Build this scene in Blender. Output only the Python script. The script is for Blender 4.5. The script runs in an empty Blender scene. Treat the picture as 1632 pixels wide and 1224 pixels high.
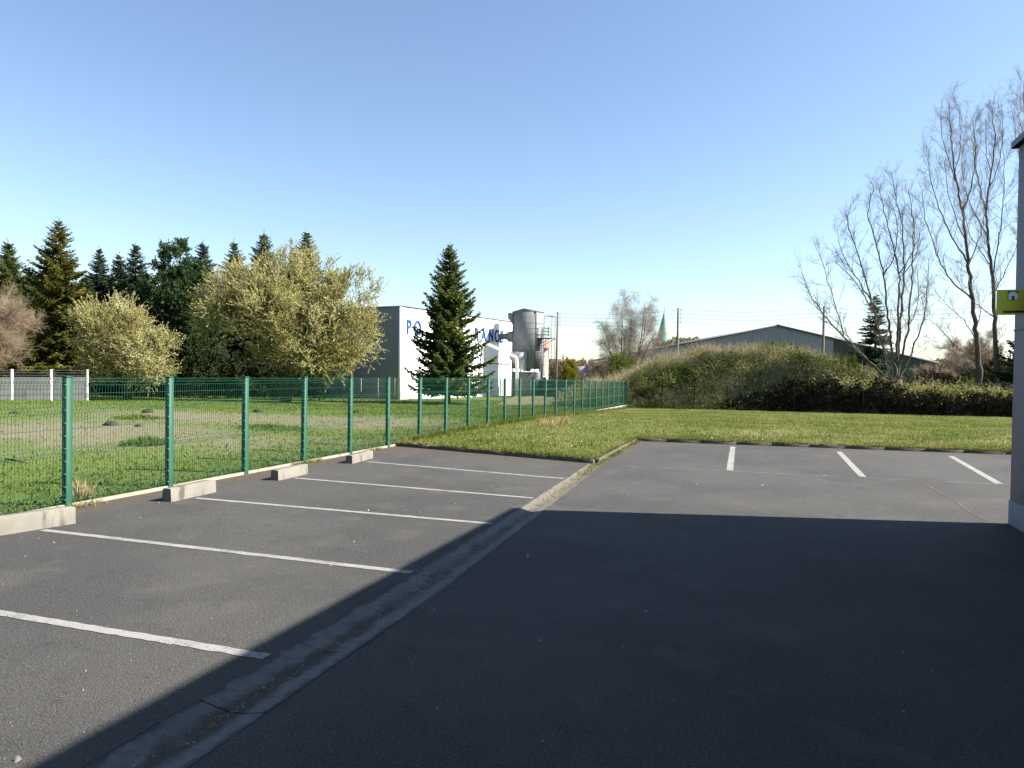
import bpy, math, random
import numpy as np
from mathutils import Matrix, Vector

R = random.Random(7)
N = np.random.default_rng(11)
sc = bpy.context.scene
COL = sc.collection
A = lambda *v: np.array(v, float)

# ------------------------------------------------------------------ camera frame (1632 x 1224 survey pixels)
S = 2.0 / 1.7
F, YAW, PIT, ROL = 1148.0, 0.326, -0.014, 0.0163
CAM = A(0, 0, 2.0)
fw = A(-math.sin(YAW) * math.cos(PIT), math.cos(YAW) * math.cos(PIT), math.sin(PIT))
rt = A(math.cos(YAW), math.sin(YAW), 0)
up = np.cross(rt, fw)
cr = math.cos(ROL) * rt + math.sin(ROL) * up
cu = math.cos(ROL) * up - math.sin(ROL) * rt

def sstep(a, b, x):
    t = np.clip((x - a) / (b - a), 0, 1)
    return t * t * (3 - 2 * t)

def T(x, y):
    return -0.5 * sstep(24, 54, y)

def ray(px, py):
    return fw + (px - 816) / F * cr - (py - 612) / F * cu

def G(px, py, z=None):
    d = ray(px, py)
    zz = 0.0 if z is None else z
    for _ in range(12):
        p = CAM + d * ((zz - CAM[2]) / d[2])
        if z is not None:
            break
        zz = float(T(p[0], p[1]))
    return p

def AT(px, py, D):
    return CAM + ray(px, py) * D

def base(px, D):
    p = AT(px, 600, D)
    return A(p[0], p[1], float(T(p[0], p[1])) - .05)

def zat(px, py, D):
    return float(AT(px, py, D)[2])

# ------------------------------------------------------------------ object helpers
def tag(o, label=None, cat=None, group=None, kind=None):
    if label: o['label'] = label
    if cat: o['category'] = cat
    if group: o['group'] = group
    if kind: o['kind'] = kind
    return o

def thing(name, label, cat, loc, group=None):
    o = bpy.data.objects.new(name, None)
    o.empty_display_size = .3
    COL.objects.link(o)
    o.location = Vector([float(v) for v in loc])
    return tag(o, label, cat, group)

def origin(o):
    p = A(0, 0, 0)
    while o is not None:
        p = p + np.array(o.location)
        o = o.parent
    return p

class MB:
    def __init__(s):
        s.v, s.q, s.t, s.var, s.n = [], [], [], [], 0
        s.qm, s.tm = [], []
    def add(s, V, q=None, t=None, var=None, m=0):
        V = np.asarray(V, float).reshape(-1, 3)
        if q is not None and len(q):
            q = np.asarray(q, int).reshape(-1, 4) + s.n; s.q.append(q); s.qm.append(np.full(len(q), m))
        if t is not None and len(t):
            t = np.asarray(t, int).reshape(-1, 3) + s.n; s.t.append(t); s.tm.append(np.full(len(t), m))
        s.v.append(V); s.n += len(V)
        s.var.append(np.full(len(V), .5) if var is None else np.broadcast_to(np.asarray(var, float), (len(V),)))
        return s
    def box(s, c, size, rz=0, m=0, var=None):
        x, y, z = np.asarray(size, float) / 2
        V = A(-x,-y,-z, x,-y,-z, x,y,-z, -x,y,-z, -x,-y,z, x,-y,z, x,y,z, -x,y,z).reshape(8, 3)
        ca, sa = math.cos(rz), math.sin(rz)
        V = V @ A(ca, sa, 0, -sa, ca, 0, 0, 0, 1).reshape(3, 3) + np.asarray(c, float)
        return s.add(V, [(0,3,2,1),(4,5,6,7),(0,1,5,4),(1,2,6,5),(2,3,7,6),(3,0,4,7)], m=m, var=var)
    def bbox(s, c, size, b=.01, rz=0, m=0):
        # box with chamfered vertical and top edges
        x, y, z = np.asarray(size, float) / 2
        def ring(xx, yy, zz, cc):
            return [(-xx+cc,-yy,zz),(xx-cc,-yy,zz),(xx,-yy+cc,zz),(xx,yy-cc,zz),(xx-cc,yy,zz),(-xx+cc,yy,zz),(-xx,yy-cc,zz),(-xx,-yy+cc,zz)]
        V = np.array(ring(x,y,-z,b) + ring(x,y,z-b,b) + ring(x-b,y-b,z,b))
        ca, sa = math.cos(rz), math.sin(rz)
        V = V @ A(ca, sa, 0, -sa, ca, 0, 0, 0, 1).reshape(3, 3) + np.asarray(c, float)
        q = []
        for k in range(2):
            for i in range(8):
                j = (i + 1) % 8
                q.append((k*8+i, k*8+j, k*8+8+j, k*8+8+i))
        q += [(16,17,18,19),(16,19,20,23),(20,21,22,23)]
        return s.add(V, q, m=m)
    def tubes(s, P0, P1, R0, R1, k=4, var=None, m=0):
        P0 = np.asarray(P0, float).reshape(-1, 3); P1 = np.asarray(P1, float).reshape(-1, 3)
        n = len(P0)
        R0 = np.broadcast_to(np.asarray(R0, float), (n,)); R1 = np.broadcast_to(np.asarray(R1, float), (n,))
        d = P1 - P0
        d = d / np.maximum(np.linalg.norm(d, axis=1, keepdims=True), 1e-9)
        ref = np.where(np.abs(d[:, 2:3]) > .9, A(1, 0, 0), A(0, 0, 1))
        a = np.cross(d, ref); a /= np.linalg.norm(a, axis=1, keepdims=True)
        b = np.cross(d, a)
        th = np.arange(k) * 2 * math.pi / k
        o = np.cos(th)[None, :, None] * a[:, None] + np.sin(th)[None, :, None] * b[:, None]
        V = np.concatenate([P0[:, None] + o * R0[:, None, None], P1[:, None] + o * R1[:, None, None]], 1)
        i = np.arange(k); j = (i + 1) % k
        f = np.stack([i, i + k, j + k, j], 1)
        q = (f[None] + (np.arange(n) * 2 * k)[:, None, None]).reshape(-1, 4)
        vv = None if var is None else np.repeat(np.broadcast_to(np.asarray(var, float), (n,)), 2 * k)
        return s.add(V.reshape(-1, 3), q, var=vv, m=m)
    def path(s, pts, r, k=8, m=0):
        pts = np.asarray(pts, float); n = len(pts)
        r = np.broadcast_to(np.asarray(r, float), (n,))
        d = np.gradient(pts, axis=0); d /= np.linalg.norm(d, axis=1, keepdims=True)
        a = np.cross(d[0], A(0, 0, 1) if abs(d[0][2]) < .9 else A(1, 0, 0))
        V = []
        for i in range(n):
            a = a - d[i] * (a @ d[i]); a /= np.linalg.norm(a)
            b = np.cross(d[i], a)
            for t in range(k):
                th = t * 2 * math.pi / k
                V.append(pts[i] + r[i] * (math.cos(th) * a + math.sin(th) * b))
        q = [(i*k+t, (i+1)*k+t, (i+1)*k+(t+1) % k, i*k+(t+1) % k) for i in range(n-1) for t in range(k)]
        nV = len(V); V += [pts[0], pts[-1]]
        tr = [(nV, t, (t+1) % k) for t in range(k)] + [(nV+1, (n-1)*k+(t+1) % k, (n-1)*k+t) for t in range(k)]
        return s.add(V, q, tr, m=m)
    def cards(s, P, D, L, W, var=None, m=0, bend=0.0):
        # pointed leaf / needle-spray shapes growing from P along D
        P = np.asarray(P, float); n = len(P)
        D = D / np.maximum(np.linalg.norm(D, axis=1, keepdims=True), 1e-9)
        rnd = N.normal(size=(n, 3))
        a = np.cross(D, rnd); a /= np.maximum(np.linalg.norm(a, axis=1, keepdims=True), 1e-9)
        L = np.broadcast_to(np.asarray(L, float), (n,))[:, None]; W = np.broadcast_to(np.asarray(W, float), (n,))[:, None]
        c = np.cross(D, a)
        mid = P + D * L * .45 + c * L * bend
        V = np.stack([P, mid + a * W * .5, P + D * L, mid - a * W * .5], 1).reshape(-1, 3)
        q = np.arange(4 * n).reshape(-1, 4)
        return s.add(V, q, var=None if var is None else np.repeat(np.broadcast_to(np.asarray(var, float), (n,)), 4), m=m)
    def build(s, name, mats, parent=None, smooth=False, loc=None):
        me = bpy.data.meshes.new(name)
        V = np.concatenate(s.v) if s.v else np.zeros((0, 3))
        o0 = origin(parent) if parent is not None else (np.asarray(loc, float) if loc is not None else A(0, 0, 0))
        V = V - o0
        q = np.concatenate(s.q) if s.q else np.zeros((0, 4), int)
        t = np.concatenate(s.t) if s.t else np.zeros((0, 3), int)
        me.vertices.add(len(V)); me.vertices.foreach_set('co', V.astype(np.float32).ravel())
        lp = np.concatenate([q.ravel(), t.ravel()]).astype(np.int32)
        me.loops.add(len(lp)); me.loops.foreach_set('vertex_index', lp)
        tot = np.concatenate([np.full(len(q), 4), np.full(len(t), 3)]).astype(np.int32)
        st = np.concatenate([[0], np.cumsum(tot)[:-1]]).astype(np.int32) if len(tot) else np.zeros(0, np.int32)
        me.polygons.add(len(tot)); me.polygons.foreach_set('loop_start', st); me.polygons.foreach_set('loop_total', tot)
        mi = np.concatenate(s.qm + s.tm) if (s.qm or s.tm) else np.zeros(0)
        me.polygons.foreach_set('material_index', mi.astype(np.int32))
        if smooth: me.polygons.foreach_set('use_smooth', np.ones(len(tot), bool))
        at = me.attributes.new('var', 'FLOAT', 'POINT'); at.data.foreach_set('value', np.concatenate(s.var).astype(np.float32))
        me.update(calc_edges=True)
        for m in (mats if isinstance(mats, (list, tuple)) else [mats]): me.materials.append(m)
        o = bpy.data.objects.new(name, me); COL.objects.link(o)
        if parent is not None: o.parent = parent
        elif loc is not None: o.location = Vector([float(c) for c in loc])
        return o

def copy_tree(o, parent=None):
    c = o.copy(); COL.objects.link(c)
    if parent is not None: c.parent = parent
    for ch in [x for x in COL.objects if x.parent == o]: copy_tree(ch, c)
    return c

# ------------------------------------------------------------------ materials
class NT:
    def __init__(s, name):
        s.m = bpy.data.materials.new(name); s.m.use_nodes = True
        s.t = s.m.node_tree; s.t.nodes.clear()
        s.out = s.n('ShaderNodeOutputMaterial')
    def n(s, typ, **k):
        x = s.t.nodes.new(typ)
        for a, b in k.items(): setattr(x, a, b)
        return x
    def l(s, a, b): s.t.links.new(a, b)
    def coord(s): return s.n('ShaderNodeTexCoord').outputs['Object']
    def pos(s): return s.n('ShaderNodeNewGeometry').outputs['Position']
    def noise(s, scale, detail=4, vec=None, rough=.55, stretch=None):
        x = s.n('ShaderNodeTexNoise'); x.inputs['Scale'].default_value = scale
        x.inputs['Detail'].default_value = detail; x.inputs['Roughness'].default_value = rough
        v = vec if vec is not None else s.pos()
        if stretch:
            mp = s.n('ShaderNodeMapping'); mp.inputs['Scale'].default_value = stretch
            s.l(v, mp.inputs['Vector']); v = mp.outputs['Vector']
        s.l(v, x.inputs['Vector'])
        return x.outputs['Fac']
    def ramp(s, fac, stops):
        x = s.n('ShaderNodeValToRGB'); e = x.color_ramp.elements
        while len(e) < len(stops): e.new(.5)
        for el, (p, c) in zip(e, stops):
            el.position = p; el.color = (*c, 1) if len(c) == 3 else c
        s.l(fac, x.inputs['Fac']); return x.outputs['Color']
    def r1(s, fac, a, b, va=0., vb=1.):
        x = s.n('ShaderNodeMapRange'); x.interpolation_type = 'SMOOTHSTEP'
        for i, v in zip((1, 2, 3, 4), (a, b, va, vb)): x.inputs[i].default_value = v
        s.l(fac, x.inputs[0]); return x.outputs[0]
    def mix(s, f, a, b, mode='MIX'):
        x = s.n('ShaderNodeMix', data_type='RGBA', blend_type=mode)
        for sock, v in ((x.inputs[0], f), (x.inputs[6], a), (x.inputs[7], b)):
            if hasattr(v, 'is_output'): s.l(v, sock)
            elif isinstance(v, (int, float)): sock.default_value = v
            else: sock.default_value = (*v, 1)
        return x.outputs[2]
    def math(s, op, a, b=0.):
        x = s.n('ShaderNodeMath', operation=op)
        for i, v in enumerate((a, b)):
            if hasattr(v, 'is_output'): s.l(v, x.inputs[i])
            else: x.inputs[i].default_value = v
        return x.outputs[0]
    def sep(s, v):
        x = s.n('ShaderNodeSeparateXYZ'); s.l(v, x.inputs[0]); return x.outputs
    def attr(s, name='var'):
        return s.n('ShaderNodeAttribute', attribute_name=name).outputs['Fac']
    def bsdf(s, col, rough=.8, metal=0., bump=None, bs=.3, bd=.01, spec=.3):
        b = s.n('ShaderNodeBsdfPrincipled')
        if hasattr(col, 'is_output'): s.l(col, b.inputs['Base Color'])
        else: b.inputs['Base Color'].default_value = (*col, 1)
        if hasattr(rough, 'is_output'): s.l(rough, b.inputs['Roughness'])
        else: b.inputs['Roughness'].default_value = rough
        b.inputs['Metallic'].default_value = metal
        b.inputs['Specular IOR Level'].default_value = spec
        if bump is not None:
            k = s.n('ShaderNodeBump'); k.inputs['Strength'].default_value = bs; k.inputs['Distance'].default_value = bd
            s.l(bump, k.inputs['Height']); s.l(k.outputs[0], b.inputs['Normal'])
        s.l(b.outputs[0], s.out.inputs['Surface'])
        return s.m

def leaf_mat(name, cols, trans=.25, scale=.6, amount=.5):
    t = NT(name)
    big = t.noise(scale, 2)
    f = t.math('ADD', t.math('MULTIPLY', t.attr(), 1 - amount), t.math('MULTIPLY', t.r1(big, .3, .7), amount))
    c = t.ramp(f, [(i / (len(cols) - 1), k) for i, k in enumerate(cols)])
    d = t.n('ShaderNodeBsdfDiffuse'); t.l(c, d.inputs[0])
    r = t.n('ShaderNodeBsdfTranslucent'); t.l(c, r.inputs[0])
    m = t.n('ShaderNodeMixShader'); m.inputs[0].default_value = trans
    t.l(d.outputs[0], m.inputs[1]); t.l(r.outputs[0], m.inputs[2]); t.l(m.outputs[0], t.out.inputs['Surface'])
    return t.m

def bark_mat(name, a, b, scale=6):
    t = NT(name); n = t.noise(scale, 5, stretch=(3, 3, .6))
    return t.bsdf(t.ramp(n, [(.3, a), (.7, b)]), .9, bump=n, bs=.5, bd=.03, spec=.1)

def plain(name, a, b=None, rough=.6, metal=0., scale=4, bs=.0, spec=.3):
    t = NT(name); n = t.noise(scale, 5)
    return t.bsdf(t.ramp(n, [(.3, a), (.7, b or a)]), rough, metal, bump=n if bs else None, bs=bs, spec=spec)

def concrete(name, a, b, dirt, scale=3., k=.55):
    t = NT(name); n = t.noise(scale, 8, rough=.65); f = t.noise(scale * 40, 3)
    st = t.noise(scale * 2.3, 6, stretch=(1, 1, .25))
    c = t.ramp(n, [(.3, a), (.7, b)])
    c = t.mix(t.r1(st, k, k + .2), c, dirt)
    c = t.mix(t.r1(f, .3, .7, 0, .25), c, dirt)
    return t.bsdf(c, .9, bump=t.math('ADD', n, t.math('MULTIPLY', f, .5)), bs=.5, bd=.01, spec=.15)

def mat_asphalt():
    t = NT('asphalt'); p = t.pos(); xyz = t.sep(p)
    fine = t.noise(160, 2, p); mid = t.noise(45, 3, p); big = t.noise(.35, 5, p); blot = t.noise(1.3, 4, p)
    vo = t.n('ShaderNodeTexVoronoi'); vo.inputs['Scale'].default_value = 85; t.l(p, vo.inputs['Vector'])
    c = t.ramp(fine, [(.32, (.012, .0118, .0115)), (.5, (.046, .0443, .0425)), (.68, (.108, .104, .098))])
    c = t.mix(t.r1(mid, .42, .62, 0, .45), c, (.058, .055, .052))
    c = t.mix(t.r1(big, .42, .58, 0, .5), c, (.030, .0295, .0295))
    grime = t.noise(4.5, 6, p, .7)
    c = t.mix(t.r1(grime, .52, .7, 0, .45), c, (.022, .021, .020))
    c = t.mix(t.r1(blot, .54, .68, 0, .55), c, (.070, .066, .060))
    gr = t.noise(55, 2, p, .8)
    c = t.mix(t.r1(gr, .52, .68, 0, .6), c, (.092, .088, .082))
    c = t.mix(t.r1(gr, .46, .34, 0, .6), c, (.015, .0147, .0143))
    # pale stone chips in the wearing course
    sp = t.n('ShaderNodeTexVoronoi'); sp.inputs['Scale'].default_value = 38; t.l(p, sp.inputs['Vector'])
    cs = t.sep(sp.outputs['Color'])
    chip = t.math('MULTIPLY', t.r1(sp.outputs['Distance'], .12, .22, 1, 0), t.r1(cs[0], .84, .9))
    c = t.mix(t.math('MULTIPLY', chip, .7), c, (.20, .19, .175))
    dk = t.math('MULTIPLY', t.r1(sp.outputs['Distance'], .2, .3, 1, 0), t.r1(cs[1], .86, .9))
    c = t.mix(t.math('MULTIPLY', dk, .6), c, (.014, .014, .014))
    dv = t.n('ShaderNodeVectorMath', operation='ADD'); nz = t.n('ShaderNodeTexNoise'); nz.inputs['Scale'].default_value = 1.4; nz.inputs['Detail'].default_value = 6; t.l(p, nz.inputs['Vector'])
    t.l(p, dv.inputs[0]); t.l(nz.outputs['Color'], dv.inputs[1])
    ck = t.n('ShaderNodeTexVoronoi', feature='DISTANCE_TO_EDGE'); ck.inputs['Scale'].default_value = .33; t.l(dv.outputs[0], ck.inputs['Vector'])
    crk = t.math('MULTIPLY', t.r1(ck.outputs['Distance'], .0015, .006, 1, 0), t.r1(t.noise(.5, 3, p), .5, .6))
    c = t.mix(t.math('MULTIPLY', crk, .4), c, (.012, .011, .010))
    # moss and soil washed against the fence foot and the kerb
    wob = t.math('MULTIPLY', t.math('SUBTRACT', t.noise(1.6, 6, p), .5), 1.3)
    near = t.r1(t.math('ADD', xyz[0], wob), -9.0, -8.45, 1, 0)
    lim = t.math('ADD', t.math('ADD', xyz[1], t.math('MULTIPLY', xyz[0], .16)), t.math('MULTIPLY', wob, 1.6))
    kerbm = t.math('MULTIPLY', t.r1(lim, 14.2, 15.8, 0, .8), t.r1(xyz[0], -3.4, -3.0, 1, 0))
    soil = t.math('MAXIMUM', near, kerbm)
    sc_ = t.ramp(t.noise(9, 5, p), [(.3, (.045, .033, .022)), (.7, (.085, .066, .048))])
    c = t.mix(t.math('MULTIPLY', soil, .85), c, sc_)
    k2 = t.r1(t.math('ADD', t.math('SUBTRACT', xyz[1], t.math('MULTIPLY', xyz[0], .095)), t.math('MULTIPLY', wob, .35)), 22.0, 22.35)
    c = t.mix(t.math('MULTIPLY', k2, t.math('MULTIPLY', t.r1(xyz[0], -3.3, -3.1), .7)), c, (.055, .042, .03))
    h = t.math('ADD', t.math('MULTIPLY', vo.outputs['Distance'], .8), fine)
    return t.bsdf(c, .88, bump=h, bs=.8, bd=.008, spec=.2)

def mat_paint(name, wear=.52, col=(.205, .20, .19)):
    t = NT(name); p = t.pos()
    w = t.math('ADD', t.math('MULTIPLY', t.noise(60, 4, p), .6), t.math('MULTIPLY', t.noise(3, 4, p), .4))
    c = t.mix(t.r1(w, wear - .07, wear + .07, 0, .8), col, (.06, .058, .056))
    c = t.mix(t.r1(t.noise(7, 3, p), .5, .8, 0, .4), c, (.13, .125, .115))
    return t.bsdf(c, .8, bump=w, bs=.3, bd=.004)

def mat_gutter():
    t = NT('gutter_concrete'); p = t.pos()
    n = t.noise(2.2, 7, p, .65); a = t.attr()   # 'var' runs 0..1 across the channel
    c = t.ramp(t.noise(14, 6, p), [(.3, (.075, .073, .07)), (.7, (.12, .117, .112))])
    d = t.math('ABSOLUTE', t.math('SUBTRACT', a, .5))
    silt = t.math('MULTIPLY', t.r1(t.math('SUBTRACT', t.math('MULTIPLY', n, .62), d), .10, .26), .85)
    c = t.mix(silt, c, t.ramp(t.noise(40, 4, p), [(.3, (.018, .016, .013)), (.7, (.05, .042, .032))]))
    edge = t.r1(t.math('ADD', d, t.math('MULTIPLY', t.math('SUBTRACT', t.noise(5, 6, p, .7), .5), .45)), .40, .46)
    c = t.mix(edge, c, (.045, .044, .042))
    patch = t.r1(t.noise(.9, 3, p), .52, .56)
    c = t.mix(t.math('MULTIPLY', patch, .55), c, (.075, .072, .07))
    y = t.sep(p)[1]
    sand = t.math('MULTIPLY', t.r1(y, 8.5, 11.5), t.r1(t.noise(3, 6, p), .35, .6))
    c = t.mix(sand, c, t.ramp(t.noise(25, 4, p), [(.3, (.08, .066, .048)), (.7, (.15, .13, .10))]))
    return t.bsdf(c, .85, bump=t.noise(50, 4, p), bs=.4, bd=.008)

def mat_soilgrass(name, greens, bare, lo, hi, scale=.35):
    t = NT(name); p = t.pos()
    g = t.ramp(t.math('ADD', t.math('MULTIPLY', t.noise(22, 4, p), .5), t.math('MULTIPLY', t.noise(1.1, 5, p), .5)),
               [(.3, greens[0]), (.5, greens[1]), (.7, greens[2])])
    b = t.ramp(t.noise(6, 8, p, .7), [(.3, bare[0]), (.5, bare[1]), (.7, bare[2])])
    a = t.attr()
    m = t.r1(t.math('ADD', a, t.math('MULTIPLY', t.math('SUBTRACT', t.noise(scale * 3, 7, p, .65), .5), 1.0)), lo, hi)
    return t.bsdf(t.mix(m, g, b), .95, bump=t.noise(30, 5, p), bs=.7, bd=.05, spec=.1)

M = {}
M['asphalt'] = mat_asphalt()
M['paint'] = mat_paint('road_paint', .56)
M['paint_worn'] = mat_paint('worn_paint', .47, (.22, .215, .195))
M['paint_yellow'] = mat_paint('yellow_line', .44, (.17, .13, .055))
M['gutter'] = mat_gutter()
M['kerb'] = concrete('kerb_concrete', (.06, .055, .045), (.11, .10, .085), (.03, .028, .02), 3.)
M['block'] = concrete('block_concrete', (.125, .115, .098), (.18, .168, .145), (.06, .055, .047), 2.2, .5)
M['plinth'] = concrete('plinth_concrete', (.17, .15, .118), (.24, .22, .178), (.09, .075, .055), 2.)
M['green'] = plain('green_paint', (.004, .046, .026), (.006, .058, .033), .6, scale=3)
M['green_wire'] = plain('green_wire', (.005, .065, .036), (.006, .08, .045), .5)
M['clip'] = plain('zinc_clip', (.08, .17, .14), rough=.5, metal=.2)
M['lawn'] = mat_soilgrass('lawn_turf', [(.06, .08, .018), (.085, .102, .026), (.12, .122, .045)], [(.13, .115, .055), (.17, .15, .075), (.21, .19, .10)], .5, .95)
M['field'] = mat_soilgrass('field_turf', [(.06, .09, .018), (.08, .112, .024), (.11, .13, .036)], [(.10, .09, .052), (.14, .125, .08), (.18, .165, .115)], .35, .75)
M['earth'] = mat_soilgrass('far_ground', [(.06, .09, .025), (.08, .1, .03), (.12, .12, .05)], [(.12, .1, .06), (.16, .14, .09), (.2, .18, .12)], .4, .8)
M['mound'] = plain('mound_soil', (.08, .075, .035), (.15, .13, .07), .95, scale=1.5)
M['blade'] = leaf_mat('grass_blade', [(.062, .088, .016), (.105, .13, .027), (.165, .165, .052), (.29, .25, .125)], .35, .5, .45)
M['blade_field'] = leaf_mat('field_blade', [(.055, .088, .015), (.09, .125, .023), (.135, .155, .04), (.25, .225, .095)], .35, .3, .4)
M['dry'] = leaf_mat('dry_grass', [(.20, .14, .07), (.34, .26, .14), (.5, .4, .24)], .3, 1., .3)
M['spruce'] = leaf_mat('spruce_needles', [(.018, .03, .011), (.048, .075, .023), (.10, .125, .036), (.17, .18, .055)], .35, .5)
M['spruce_sunlit'] = leaf_mat('sunlit_spruce_needles', [(.022, .03, .008), (.06, .068, .014), (.11, .11, .024), (.16, .15, .04)], .35, .5)  # golden sunlight on this one tree is put into the needle colour
M['spruce_blue'] = leaf_mat('dark_spruce_needles', [(.013, .022, .014), (.028, .045, .027), (.05, .075, .042), (.085, .11, .065)], .25, .5)
M['pine'] = leaf_mat('pine_needles', [(.013, .028, .012), (.03, .054, .022), (.055, .088, .034), (.09, .125, .05)], .2, .5)
M['catkin'] = leaf_mat('willow_catkins', [(.17, .155, .045), (.30, .275, .10), (.44, .41, .19), (.62, .59, .40)], .35, .5, .4)
M['catkin_twig'] = bark_mat('willow_twig', (.05, .042, .02), (.11, .09, .045))
M['bark'] = bark_mat('bark', (.045, .035, .025), (.10, .08, .06))
M['bark_pale'] = bark_mat('pale_bark', (.045, .039, .03), (.10, .088, .066))
M['twig_grey'] = plain('grey_twigs', (.13, .112, .095), (.21, .185, .16), .9, spec=.1)
M['twig_pale'] = plain('pale_twigs', (.17, .145, .12), (.27, .23, .19), .9, spec=.1)
M['twig_brown'] = plain('brown_twigs', (.17, .13, .09), (.28, .215, .155), .9, spec=.1)
M['dead_grass'] = plain('dead_grass', (.24, .19, .125), (.36, .30, .21), .95, spec=.05)
M['birch_catkin'] = leaf_mat('birch_catkins', [(.16, .12, .07), (.25, .2, .12), (.36, .30, .19)], .3, .4)
M['ivy'] = leaf_mat('ivy_leaves', [(.035, .065, .012), (.08, .125, .02), (.15, .19, .035), (.24, .25, .06)], .25, .5)
M['bramble'] = leaf_mat('bramble_leaves', [(.065, .08, .018), (.155, .175, .045), (.28, .275, .10), (.45, .39, .23)], .45, .7, .6)
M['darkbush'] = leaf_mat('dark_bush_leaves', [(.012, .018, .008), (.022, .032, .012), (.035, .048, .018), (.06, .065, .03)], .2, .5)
M['thicket'] = leaf_mat('thicket', [(.010, .009, .007), (.017, .015, .011), (.026, .023, .016), (.045, .038, .026)], .05, .7)  # near-black leaf colour also carries the deep shade at the mound foot
M['cypress'] = leaf_mat('golden_cypress', [(.05, .06, .008), (.12, .125, .012), (.24, .21, .02), (.36, .29, .035)], .25, .8)
M['scrub'] = leaf_mat('far_scrub', [(.07, .06, .038), (.12, .10, .062), (.17, .145, .09), (.2, .19, .1)], .3, .2, .5)
M['white_wall'] = None

def corr_mat(name, a, b, freq, axis, rough=.5, metal=0., depth=.02):
    t = NT(name); p = t.pos(); c = t.sep(p)[axis]
    w = t.math('SINE', t.math('MULTIPLY', c, freq * 2 * math.pi))
    n = t.noise(.8, 6, stretch=(1, 1, .3))
    col = t.ramp(n, [(.3, a), (.7, b)])
    return t.bsdf(col, rough, metal, bump=w, bs=.5, bd=depth)
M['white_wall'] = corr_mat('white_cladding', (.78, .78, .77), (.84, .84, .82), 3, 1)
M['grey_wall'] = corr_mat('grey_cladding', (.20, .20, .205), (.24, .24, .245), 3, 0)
M['shed_grey'] = corr_mat('shed_grey_cladding', (.15, .16, .185), (.185, .195, .215), 2, 0)
M['shed_green'] = corr_mat('shed_green_cladding', (.016, .034, .026), (.022, .045, .033), 2, 0)
M['roof_metal'] = plain('roof_metal', (.07, .078, .09), (.09, .1, .112), .6, scale=1)
M['galv'] = None
def galv():
    t = NT('galvanised_sheet'); p = t.pos(); z = t.sep(p)[2]
    n = t.noise(1.4, 6, p); st = t.noise(1.5, 5, stretch=(2, 2, .2))
    c = t.ramp(t.math('ADD', t.math('MULTIPLY', n, .6), t.math('MULTIPLY', st, .4)), [(.35, (.13, .137, .145)), (.65, (.185, .192, .198))])
    return t.bsdf(c, .6, 0.)
M['galv'] = galv()
M['galv_light'] = plain('pale_sheet', (.30, .31, .31), (.36, .37, .37), .6)
M['pipe'] = plain('bright_pipe', (.5, .5, .5), (.62, .62, .6), .35, .6)
M['steel'] = plain('dark_steel', (.06, .065, .07), (.11, .115, .12), .6, .3)
M['blue'] = plain('blue_letter', (.004, .055, .24), (.006, .065, .27), .6)
M['render'] = None
def render_mat():
    t = NT('grey_render'); p = t.pos()
    n = t.noise(60, 5, p, .7); b = t.noise(1.2, 6, stretch=(1, 1, .35))
    c = t.mix(t.r1(n, .3, .7, 0, .5), t.ramp(b, [(.3, (.24, .232, .255)), (.7, (.28, .27, .295))]), (.19, .185, .20))
    return t.bsdf(c, .92, bump=n, bs=.6, bd=.008, spec=.1)
M['render'] = render_mat()
M['wall_plinth'] = concrete('plinth_paint', (.17, .178, .20), (.21, .22, .24), (.12, .12, .13), 2.5)
M['coping'] = plain('coping_metal', (.06, .075, .075), (.09, .10, .10), .5, .2)
M['sign_yellow'] = plain('sign_yellow', (.50, .46, .035), (.54, .5, .045), .45)
M['sign_white'] = plain('sign_white', (.75, .75, .72), rough=.5)
M['sign_dark'] = plain('sign_dark', (.05, .045, .03), rough=.5)
M['sign_text'] = plain('sign_text', (.30, .27, .03), rough=.5)
M['white_post'] = plain('white_post', (.42, .41, .39), (.5, .49, .47), .8)
M['slab'] = concrete('fence_slab', (.05, .051, .052), (.075, .076, .076), (.035, .035, .033), 1.5)
M['pole'] = bark_mat('pole_wood', (.10, .085, .07), (.18, .155, .13))
M['insul'] = plain('insulator', (.25, .25, .26), rough=.3)
M['wire'] = plain('wire_metal', (.12, .12, .13), rough=.5)
M['copper'] = plain('copper_spire', (.14, .30, .22), (.2, .38, .29), .7, scale=.5)
M['stone'] = concrete('church_stone', (.3, .27, .22), (.4, .36, .3), (.2, .18, .15), .5)
M['tile_red'] = plain('red_tiles', (.35, .10, .075), (.46, .15, .11), .85, scale=3)
M['tile_grey'] = plain('grey_tiles', (.22, .20, .2), (.3, .28, .27), .85, scale=3)
M['brick'] = plain('house_brick', (.36, .23, .17), (.46, .32, .24), .9, scale=5)
M['house_wall'] = plain('house_wall', (.55, .46, .38), (.62, .53, .44), .9, scale=1)
M['glass'] = plain('window_glass', (.03, .035, .04), rough=.1, spec=.6)
M['clod'] = plain('dark_earth', (.02, .017, .012), (.05, .04, .03), .95, scale=20)
M['chip'] = leaf_mat('grit', [(.08, .075, .07), (.16, .155, .145), (.35, .34, .32)], 0, 3, .2)
M['daisy'] = plain('daisy_white', (.75, .75, .7), rough=.8)
M['wood_post'] = plain('dark_post', (.006, .010, .008), (.010, .015, .011), .9, spec=.05)

# ------------------------------------------------------------------ ground sheets
def grid(mb, P, var=None, m=0):
    P = np.asarray(P, float); a, b = P.shape[:2]
    i = np.arange(a * b).reshape(a, b)
    q = np.stack([i[:-1, :-1], i[1:, :-1], i[1:, 1:], i[:-1, 1:]], -1).reshape(-1, 4)
    mb.add(P.reshape(-1, 3), q, var=None if var is None else np.asarray(var).ravel(), m=m)

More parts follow.
